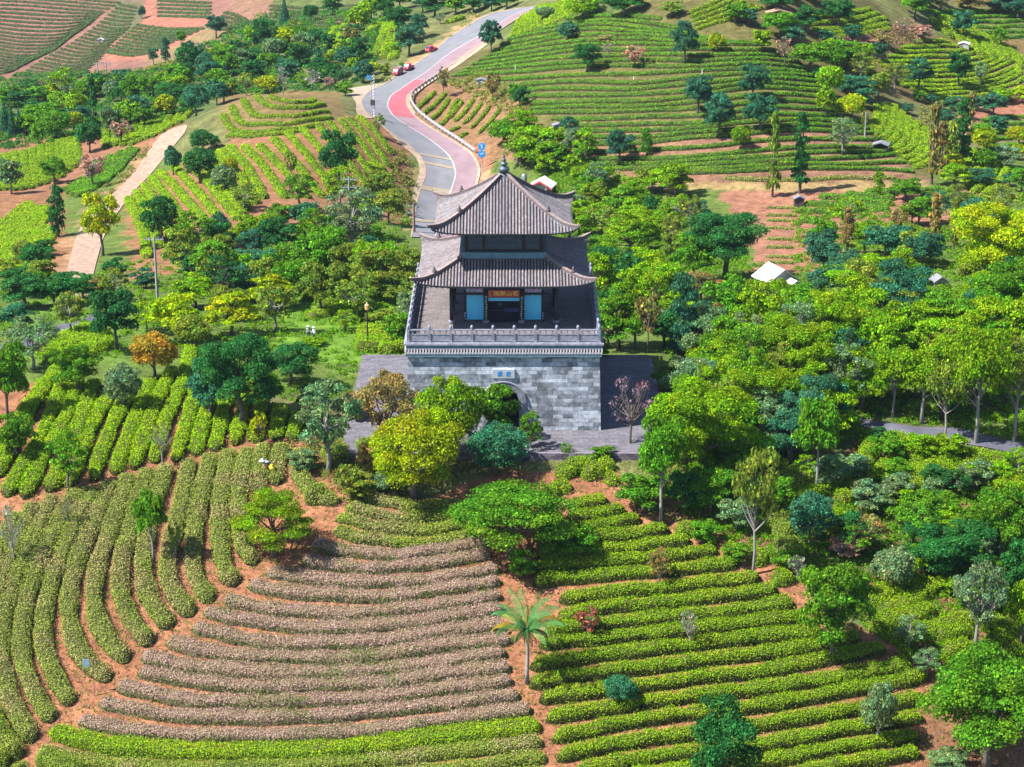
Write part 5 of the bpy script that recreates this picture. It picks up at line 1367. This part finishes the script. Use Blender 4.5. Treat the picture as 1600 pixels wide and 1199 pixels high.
def marks(name, x, y, z0, z1, n, sc=1.0):       # a column of illegible small brush characters
    m = MB()
    for k in range(n):
        z_ = z0 + (z1 - z0) * (k + .5) / n; h = (z1 - z0) / n * .62
        for q in range(5): a = r_.choice((0, 1)); m.box((x + r_.uniform(-.045, .045) * sc, y, z_ + r_.uniform(-.4, .4) * h), (.10 * sc if a else .022, .012, .022 if a else h * .8))
    G(m, name, MARK)
for x in (-1.42, 1.42):
    m = MB(); m.box((x, -4.39, ZF + 1.22), (.2, .03, 2.35)); G(m, 'couplet_board', WOODD); marks('couplet_characters', x, -4.41, ZF + .1, ZF + 2.3, 11)
for x in (-3.14, 3.14): marks('couplet_characters', x, -3.80, ZF + .1, ZF + .8, 3)

# paved terrace round the tower, its retaining wall
m = MB(); m.box(((TX0 + TX1) / 2, (TY0 + TY1) / 2, -.35), (TX1 - TX0, TY1 - TY0, .7)); o = m.build('terrace_paving', PAVE); tag(o, kind='structure')
m = MB(); m.box(((TX0 + TX1) / 2, TY0 - .12, -.40), (TX1 - TX0 + .3, .24, .84)); m.box((TX1 + .12, (TY0 + TY1) / 2, -.30), (.24, TY1 - TY0, .64)); m.box(((TX0 + TX1) / 2, TY1 + .1, -.25), (TX1 - TX0, .2, .6))
o = m.build('retaining_wall', brickmat('kerb_stone', (.20, .17, .21), (.14, .12, .16), (.08, .07, .09), .5, .22, .5)); tag(o, 'low purplish stone retaining wall edging the paved terrace', 'wall')

# ---------------------------------------------------------------- small buildings
WHR = simple('white_sheet_roof', (.50, .47, .49), .6, .06, 2); REDT = simple('red_trim', (.50, .05, .07), .6, .15, 3); CRW = simple('cream_wall', (.28, .27, .27), .8, .15, 2); GLASS = simple('dark_glass', (.02, .04, .09), .15, .2, 2, spec=.6)
GREYR = simple('grey_sheet_roof', (.16, .165, .19), .6, .2, 2); DKW = simple('dark_plank', (.06, .05, .05), .9, .3, 4); STEEL = simple('steel_tank', (.35, .37, .40), .35, .1, 3, 0, .8); BLUET = simple('blue_tarp', (.10, .26, .40), .7, .2, 3); TANW = simple('tan_wall', (.26, .17, .11), .85, .15, 3)  # DKW is a plain dark plank tone
def house(name, x, base, w, h, dp, label, cat, roofm, wallm, rz=0.0, pitch=.28, trim=None, door=True, over=.3, nwin=2, opens=False):
    p = P(x, base)[0]; s = F / depth(p); W_, H_ = w / s, h / s; e = empty(name, tuple(p), rz); tag(e, label, cat); D_ = dp * W_
    rh = H_ * pitch; wh = H_ - rh; m = MB()
    if opens:
        for i in (-1, 1):
            for j in (-1, 1): m.box((i * W_ * .45, j * D_ * .45, wh / 2 - .2), (.14, .14, wh + .4))
        m.build('post', wallm, e); m = MB(); m.box((0, D_ * .42, wh / 2), (W_ * .9, .08, wh)); m.box((-W_ * .43, 0, wh * .4), (.08, D_ * .8, wh * .8)); m.build('back_wall', wallm, e)
    else:
        m.box((0, 0, wh / 2 - .3), (W_, D_, wh + .6)); m.prism([(-W_ / 2, -D_ / 2, wh), (W_ / 2, -D_ / 2, wh), (0, -D_ / 2, wh + rh * .95)], (0, -D_ / 2, 0), (0, D_ / 2, 0)); m.build('wall', wallm, e)
    m = MB()
    for s_ in (-1, 1):
        a = (s_ * (W_ / 2 + over), wh - over * rh / (W_ / 2)); b_ = (0, wh + rh)
        pts = [(a[0], -D_ / 2 - over, a[1]), (b_[0], -D_ / 2 - over, b_[1]), (b_[0], -D_ / 2 - over, b_[1] + .12), (a[0], -D_ / 2 - over, a[1] + .12)]; m.prism(pts, (0, 0, 0), (0, D_ + 2 * over, 0))
    m.build('roof', roofm, e)
    if trim:
        m = MB()
        for s_ in (-1, 1):
            a = (s_ * (W_ / 2 + over), wh - over * rh / (W_ / 2)); b_ = (0, wh + rh)
            m.prism([(a[0], -D_ / 2 - over - .06, a[1] - .2), (b_[0], -D_ / 2 - over - .06, b_[1] - .2), (b_[0], -D_ / 2 - over - .06, b_[1] + .02), (a[0], -D_ / 2 - over - .06, a[1] + .02)], (0, 0, 0), (0, .05, 0))
        m.build('roof_trim', trim, e)
    if not opens:
        if door: m = MB(); m.box((-W_ * .18, -D_ / 2 - .03, wh * .36), (W_ * .16, .06, wh * .72)); m.build('door', DKW, e)
        for i in range(nwin): m = MB(); m.box((W_ * (.12 + .24 * i), -D_ / 2 - .03, wh * .55), (W_ * .17, .06, wh * .32)); m.build('window', GLASS, e)
    return e, W_, D_, wh, s
e, W_, D_, wh, s = house('white_house', 847, 309, 32, 30, .9, 'small white-roofed house with red trim behind the right roof corner', 'house', WHR, CRW, R(-14), .3, REDT, False, .35, 1)
m = MB(); m.box((W_ * .34, -D_ / 2 - .05, wh * .62), (W_ * .3, .08, wh * .42)); m.build('window', GLASS, e)
p = P(819, 304)[0]; e = empty('water_tank', tuple(p)); tag(e, 'shiny cylindrical water tank on a red stand beside the white-roofed house', 'water tank'); k = depth(p) / F
m = MB(); m.lathe((0, 0, 14 * k), [(4.3 * k, 0), (4.5 * k, 2 * k), (4.5 * k, 16 * k), (3 * k, 18.5 * k), (.5 * k, 19.5 * k)], 18); m.build('tank', STEEL, e, True)
m = MB()
for i in (-1, 1):
    for j in (-1, 1): m.box((i * 3 * k, j * 3 * k, 7 * k), (.9 * k, .9 * k, 14 * k + .4))
m.box((0, 0, 11 * k), (8 * k, 8 * k, 6 * k)); m.build('stand', REDT, e)
house('guard_hut', 1248, 323, 15, 17, .8, 'small dark-doored hut with whitish roof at the red footpath', 'hut', GREYR, DKW, 0, .22, None, False, .15, 0)
house('plank_hut', 1376, 236, 22, 14, .8, 'low open hut with grey sheet roof below the curving rows', 'hut', GREYR, DKW, R(-16), .25, None, opens=True, over=.2)
house('field_shed', 873, 208, 18, 15, .7, 'blue-fronted shed with dark openings at the foot of the hillside', 'shed', GREYR, BLUET, R(10), .15, None, True, .15, 0)
house('field_shed', 753, 133, 16, 10, .7, 'tiny pale shed beside the brown bush below the upper rows', 'shed', GREYR, CRW, R(-12), .2, None, True, .12, 0)
house('brown_barn', 1216, 31, 34, 16, .6, 'long brown barn at the top edge of the right hillside', 'barn', TANW, TANW, 0, .3, None, True, .3, 2)
house('white_hut', 1506, 77, 16, 11, .7, 'tiny white field hut on the far right hillside crest', 'hut', WHR, CRW, R(-20), .25, None, True, .15, 0)
house('white_shed', 1438, 50, 12, 9, .8, 'small white shed beside the pinkish brush at top right', 'shed', WHR, CRW, R(-24), .25, None, True, .1, 0)
house('white_cottage', 1212, 447, 46, 31, .9, 'cottage with bright white hipped roof under the red terraces', 'house', WHR, WHR, R(22), .5, None, True, .4, 1)
house('white_outbuilding', 1240, 452, 16, 14, .9, 'little white outbuilding right of the white-roofed cottage', 'shed', WHR, CRW, R(22), .3, None, False, .2, 0)
house('grey_cottage', 1467, 447, 20, 16, .9, 'pale grey roof half hidden in the right wood', 'house', GREYR, CRW, R(10), .4, None, True, .2, 1)
house('distant_hut', 158, 68, 9, 8, .8, 'tiny white hut between the striped far hillside plots', 'hut', WHR, CRW, 0, .3, None, True, .1, 0)

# ---------------------------------------------------------------- vehicles: red three-wheelers
CARR = simple('red_paintwork', (.42, .02, .06), .35, .1, 3, spec=.5); RUB = simple('tyre_rubber', (.02, .02, .02), .8); CANV = simple('grey_canvas', (.18, .18, .20), .8, .1, 3); CHR = simple('headlamp_glass', (.75, .72, .7), .2)
def wheel(r=.27):
    m = MB(); m.lathe((0, 0, -.07), [(r * .55, 0), (r, .01), (r, .13), (r * .55, .14)], 14); return m.mesh('wheel', RUB)
def trike(x, base, label, yaw, canopy):
    p = P(x, base)[0]; e = empty('three_wheeler', (p[0], p[1], p[2] + .14), yaw); tag(e, label, 'three-wheeler', 'red three-wheelers at the roadside'); e.scale = (.72, .72, .72)
    m = MB(); m.prism([(-.62, -1.3, .35), (-.62, -1.42, .75), (-.62, -1.05, 1.05), (-.62, -.75, 1.62), (-.62, .35, 1.66), (-.62, .35, .35)], (0, 0, 0), (1.24, 0, 0)); m.build('cab', CARR, e)
    m = MB(); m.prism([(-.55, -1.1, 1.07), (-.55, -.82, 1.54), (-.55, -.86, 1.56), (-.55, -1.16, 1.10)], (0, 0, 0), (1.1, 0, 0)); m.box((0, -.2, 1.28), (1.27, .7, .42)); m.build('windscreen', GLASS, e)
    m = MB(); m.box((0, 1.15, .55), (1.3, 1.6, .1))
    for s_ in (-1, 1): m.box((s_ * .63, 1.15, .8), (.05, 1.6, .45))
    m.box((0, 1.93, .8), (1.3, .05, .45)); m.build('load_bed', CARR, e)
    if canopy: m = MB(); m.prism([(-.66, .3, 1.02), (.66, .3, 1.02), (.66, .3, 1.85), (.3, .3, 2.0), (-.3, .3, 2.0), (-.66, .3, 1.85)], (0, .3, 0), (0, 1.98, 0)); m.build('canopy', CANV, e)
    for s_ in (-1, 1): m = MB(); m.box((s_ * .42, -1.42, .72), (.18, .06, .14)); m.build('headlight', CHR, e)
    for x_, y_ in ((0, -1.1), (-.6, 1.3), (.6, 1.3)): q = link('wheel', WH, e); q.location = (x_, y_, .27); q.rotation_euler = (0, R(90), 0)
WH = wheel()
trike(621, 119, 'red three-wheeler with grey canvas canopy, nearest of the roadside three', R(-22), True)
trike(638, 111, 'open-bed red three-wheeler parked just behind the canopied one', R(-24), False)
trike(673, 83, 'red three-wheeler farthest up the road, alone on the verge', R(-40), False)

# ---------------------------------------------------------------- poles, signs, guardrail
CONC = simple('concrete_pole', (.24, .24, .25), .85, .15, 2); MET = simple('galvanised_metal', (.42, .43, .45), .5, .1, 3, 0, .5); RUST = simple('rusty_pole', (.20, .12, .11), .8, .2, 3)
INS = simple('insulator_grey', (.13, .13, .15), .5)
def pole(name, x, base, top, label, cat, arms=1, mat=None, r=.15, ins=True):
    p = P(x, base)[0]; s = F / depth(p); h = (base - top) / (s * math.cos(math.atan2(CZ - p[2], p[1]))); e = empty(name, tuple(p)); tag(e, label, cat)
    m = MB(); m.tube([(0, 0, -.4), (0, 0, h)], [r, r * .6], 8); m.build('shaft', mat or CONC, e)
    for k in range(arms):
        c = MB(); c.box((0, 0, h - .35 - .9 * k), (1.9, .09, .1)); a = c.build('crossarm', MET, e)
        if ins:
            c = MB()
            for x_ in (-.85, -.45, .45, .85): c.lathe((x_, 0, h - .3 - .9 * k), [(.06, 0), (.07, .08), (.04, .14), (.06, .2), (.01, .24)], 8)
            c.build('insulator', INS, a)
    return e, h
pole('utility_pole', 246, 466, 370, 'concrete utility pole in front of the dark round roadside tree', 'utility pole')
pole('utility_pole', 548, 398, 278, 'concrete utility pole rising from the olive grove', 'utility pole', 2)
pole('utility_pole', 154, 130, 98, 'shorter left pole of the pair above the upper left woods', 'utility pole')
pole('utility_pole', 168, 143, 98, 'taller right pole of the pair above the upper left woods', 'utility pole')
pole('utility_pole', 647, 364, 318, 'dark thin pole on the road shoulder beside the roofs', 'utility pole', 2, RUST, .2)
pole('marker_pole', 1351, 220, 176, 'slim pale pole at the edge of the hillside gully', 'pole', 0, CONC, .12)
for x, b, t, l in ((805, 113, 102, 'short white stake high on the left end of the hillside rows'), (990, 126, 119, 'short white stake in the middle of the hillside rows'), (1097, 116, 108, 'short white stake right of the dark hillside tree')): pole('marker_stake', x, b, t, l, 'stake', 0, CHR, .07)
e, h = pole('lamp_post', 575, 548, 484, 'dark lamp post by the hedge rows left of the tower', 'lamp post', 0, WOODD, .09)
m = MB(); m.lathe((0, 0, h - .1), [(.08, 0), (.2, .1), (.22, .5), (.1, .62), (.02, .8)], 10); m.build('lantern', simple('amber_lantern', (.45, .30, .14), .4), e)
e, h = pole('signal_mast', 581, 184, 118, 'thin latticed mast with blue plate at the road bend', 'mast', 0, MET, .07)
m = MB(); m.tube([(.5, 0, -.3), (.5, 0, h)], .05, 6)
for k in range(14): m.tube([(0, 0, h * k / 14), (.5, 0, h * (k + 1) / 14)], .03, 4, False)
m.build('lattice', MET, e); m = MB(); m.box((-.35, -.08, h - .4), (.6, .06, .6)); m.build('sign_plate', simple('sign_blue', (.02, .25, .62), .5), e); m = MB(); m.box((.2, -.25, h * .36), (.7, .4, .8)); m.build('control_box', DKW, e)
e, h = pole('road_sign', 753, 263, 223, 'roadside post with two round blue signs beyond the finial', 'road sign', 0, MET, .06)
for k in range(2):
    m = MB(); m.lathe((0, 0, 0), [(.55, 0), (.55, .05), (.5, .06)], 20); q = m.build('sign_disc', simple('sign_disc_blue', (.01, .27, .68), .45), e); q.location = (0, -.1, h - .6 - 1.15 * k); q.rotation_euler = (R(90), 0, 0)
    m = MB()
    if k == 0: m.box((0, .35 - .35, .075), (.14, .5, .02)); m.box((-.05, .2, .075), (.3, .12, .02))
    else: m.box((0, 0, .075), (.5, .14, .02)); m.box((.12, .08, .075), (.14, .3, .02))
    link('sign_symbol', m.mesh('sign_symbol', CHR), q)
e, h = pole('insect_trap', 148, 1088, 1032, 'thin post with a small blue-grey panel among the left hedges', 'insect trap', 0, RUST, .03)
m = MB(); m.box((-.42, 0, h - .25), (.45, .05, .55)); m.build('solar_panel', simple('panel_blue', (.16, .26, .33), .4), e); m = MB(); m.tube([(0, 0, h - .1), (-.42, 0, h - .05)], .02, 5); m.build('bracket', RUST, e)
for x, b, t, l in ((122, 898, 812, 'thin rusty post high among the faded left hedges'), (536, 828, 818, 'short reddish stake at the left ends of the top hedge rows'), (815, 833, 812, 'short reddish stake under the wide spreading tree')): pole('thin_post', x, b, t, l, 'post', 0, RUST, .035)
def guardrail():
    line = resamp([(762,66),(728,90),(700,108),(677,124),(650,142),(640,150),(637,160),(646,176),(664,192),(684,206),(712,224),(736,241)], 46); e = None
    a = [P(*q)[0] for q in line]; e = empty('guardrail', tuple(a[20])); tag(e, 'grey metal guardrail on white posts curving along the pink lane', 'guardrail'); o = a[20]; m = MB(); pts = [Vector(tuple(q - o)) + Vector((.5, -.1, 0)) for q in a]
    rows_ = []
    for q in pts[14:]:
        rows_.append([(q.x, q.y, q.z + z_) for z_ in (.45, .55, .66, .78, .9)])
    n0 = 0; V = []; Fq = []
    for i, r_ in enumerate(rows_): V += r_
    for i in range(len(rows_) - 1):
        for j in range(4): k = i * 5 + j; Fq.append((k, k + 5, k + 6, k + 1))
    me = bpy.data.meshes.new('rail'); me.from_pydata(V, [], Fq); me.materials.append(MET); rl = link('rail', me, e); so = rl.modifiers.new('s', 'SOLIDIFY'); so.thickness = .07
    m = MB(); m.box((0, 0, .4), (.22, .22, 1.0)); pm = m.mesh('post', WHITE)
    for q in pts[14:]: k = link('post', pm, e); k.location = q + Vector((.14, 0, 0))
guardrail()
# lumpy yellow thing beside the road
p = P(692, 352)[0]; k = depth(p) / F; e = empty('yellow_banner', tuple(p)); tag(e, 'tall lumpy bright yellow banner column at the roadside by the roof corner', 'banner')
m = MB(); m.lathe((0, 0, 0), [(1.5 * k, 0), (2.8 * k, 3 * k), (1.8 * k, 7 * k), (3.2 * k, 10 * k), (1.7 * k, 14 * k), (3 * k, 17 * k), (1.8 * k, 20 * k), (2.4 * k, 23 * k), (.5 * k, 27 * k)], 12); m.build('banner', simple('yellow_cloth', (.50, .33, .01), .7, .15, 3), e, True)
m = MB(); m.tube([(0, 0, -.2), (0, 0, 28.5 * k)], .06, 6); m.build('pole', DKW, e)

# ---------------------------------------------------------------- people
def figure(x, base, label, hpx, yaw, joints, cols, extra=None):
    p = P(x, base)[0]; s = F / depth(p); e = empty('person', tuple(p), yaw); tag(e, label, 'person'); e.scale = (1, 1, 1) if hpx > 25 else (.72, .72, .72)
    names = list(joints); V = [joints[n][0] for n in names]; idx = {n: i for i, n in enumerate(names)}; E = [(idx[joints[n][2]], idx[n]) for n in names if joints[n][2]]
    me = bpy.data.meshes.new('body'); me.from_pydata(V, E, []); o = link('body', me, e); sk = o.modifiers.new('skin', 'SKIN'); sk.use_smooth_shade = True
    for i, n in enumerate(names): v = me.skin_vertices[0].data[i]; v.radius = (joints[n][1],) * 2; v.use_root = (n == 'pelvis')
    ss = o.modifiers.new('sub', 'SUBSURF'); ss.levels = ss.render_levels = 1
    dg = bpy.context.evaluated_depsgraph_get(); ev = o.evaluated_get(dg); m2 = bpy.data.meshes.new_from_object(ev); o.modifiers.clear(); o.data = m2; m2.materials.clear()
    for c in cols['mats']: m2.materials.append(c)
    for f in m2.polygons: f.material_index = cols['fn'](f.center)
    if extra: extra(e)
    return e
SKIN = simple('skin', (.45, .25, .16), .6, .05); NAVY = simple('navy_cloth', (.03, .035, .09), .8, .1); PALEC = simple('pale_blue_cloth', (.32, .40, .46), .8, .1); TROU = simple('rust_trousers', (.30, .12, .07), .8, .1); HATW = simple('white_hat', (.42, .46, .52), .8, .08)
YELB = simple('yellow_bag', (.70, .60, .05), .7); PINKB = simple('red_bucket', (.55, .14, .09), .6)
bend = dict(pelvis=((0, 0, .92), .14, None), spine=((-.16, -.04, 1.10), .13, 'pelvis'), chest=((-.36, -.06, 1.18), .14, 'spine'), neck=((-.50, -.07, 1.20), .06, 'chest'), head0=((-.58, -.08, 1.22), .09, 'neck'), head=((-.68, -.08, 1.20), .10, 'head0'),
    shl=((-.40, -.22, 1.12), .07, 'chest'), ell=((-.46, -.30, .86), .05, 'shl'), hal=((-.56, -.22, .66), .035, 'ell'), fl=((-.60, -.19, .58), .02, 'hal'), shr=((-.40, .12, 1.12), .07, 'chest'), elr=((-.46, .22, .86), .05, 'shr'), har=((-.58, .16, .68), .035, 'elr'), fr=((-.63, .13, .60), .02, 'har'),
    hpl=((0, -.11, .84), .10, 'pelvis'), knl=((-.06, -.13, .48), .07, 'hpl'), anl=((.02, -.13, .08), .05, 'knl'), tol=((-.13, -.13, .03), .04, 'anl'), hpr=((0, .11, .84), .10, 'pelvis'), knr=((-.08, .13, .48), .07, 'hpr'), anr=((-.02, .13, .08), .05, 'knr'), tor=((-.17, .13, .03), .04, 'anr'))
def wk(c):
    if c.z < .9 and abs(c.y) < .2 and c.x > -.3: return 2
    if c.x < -.5 or (c.z < .88): return 3
    return 1 if c.z > 1.14 else 0
def wkx(e):
    m = MB(); m.lathe((-.66, -.08, 1.26), [(.24, 0), (.22, .03), (.12, .05), (.11, .14), (.03, .18)], 14); m.build('hat', HATW, e, True)
    m = MB(); m.lathe((0, 0, 0), [(.12, 0), (.22, .1), (.24, .3), (.12, .42), (.16, .46)], 10); b_ = m.build('shoulder_bag', YELB, e, True); b_.location = (.05, -.34, .55)
figure(424, 743, 'worker in white hat and navy top bending among the faded hedges', 33, R(12), bend, dict(mats=[NAVY, PALEC, TROU, SKIN], fn=wk), wkx)
p = P(424, 752)[0]; m = MB(); m.lathe((0, 0, 0), [(.15, 0), (.2, .38), (.17, .38), (.13, .05)], 14); o = m.build('bucket', PINKB, None, True); o.location = p; tag(o, 'reddish bucket on the ground just below the bending worker', 'bucket')
stand = dict(pelvis=((0, 0, .95), .13, None), spine=((0, 0, 1.15), .12, 'pelvis'), chest=((0, 0, 1.33), .14, 'spine'), neck=((0, 0, 1.48), .055, 'chest'), head0=((0, -.01, 1.56), .085, 'neck'), head=((0, -.02, 1.66), .09, 'head0'),
    shl=((-.19, 0, 1.38), .065, 'chest'), ell=((-.26, -.05, 1.12), .05, 'shl'), hal=((-.2, -.26, 1.0), .035, 'ell'), fl=((-.17, -.34, 1.0), .02, 'hal'), shr=((.19, 0, 1.38), .065, 'chest'), elr=((.26, -.05, 1.12), .05, 'shr'), har=((.2, -.26, 1.0), .035, 'elr'), fr=((.17, -.34, 1.0), .02, 'har'),
    hpl=((-.1, 0, .88), .09, 'pelvis'), knl=((-.11, -.02, .5), .065, 'hpl'), anl=((-.11, .02, .08), .045, 'knl'), tol=((-.11, -.13, .03), .04, 'anl'), hpr=((.1, 0, .88), .09, 'pelvis'), knr=((.11, -.02, .5), .065, 'hpr'), anr=((.11, .02, .08), .045, 'knr'), tor=((.11, -.13, .03), .04, 'anr'))
def sw(c): return 2 if c.z > 1.5 or abs(c.x) > .23 else (1 if c.z > .95 else 0)
def hatx(e): m = MB(); m.lathe((0, -.02, 1.70), [(.24, 0), (.22, .03), (.12, .05), (.11, .13), (.03, .17)], 14); m.build('hat', HATW, e, True)
figure(482, 530, 'left of two people in white hats picking on the lawn terrace', 20, R(20), stand, dict(mats=[NAVY, PALEC, SKIN], fn=sw), hatx)
figure(491, 532, 'right of two people in white hats picking on the lawn terrace', 20, R(-30), stand, dict(mats=[NAVY, HATW, SKIN], fn=sw), hatx)

# ---------------------------------------------------------------- air: far slopes fade to pale blue
m = bpy.data.materials.new('haze_air'); m.use_nodes = True; nt = m.node_tree; nt.nodes.remove(nt.nodes['Principled BSDF']); v = nt.nodes.new('ShaderNodeVolumePrincipled')
v.inputs['Color'].default_value = (.62, .74, 1, 1); v.inputs['Density'].default_value = .00006; v.inputs['Anisotropy'].default_value = .2; nt.links.new(v.outputs[0], nt.nodes['Material Output'].inputs['Volume'])
zlo = float(MZ.min()) - 1; mb = MB(); mb.box((0, 830, (zlo + 140) / 2), (2500, 1700, 140 - zlo)); tag(mb.build('haze', m), 'thin blue air haze over the valley', 'haze', None, 'stuff')
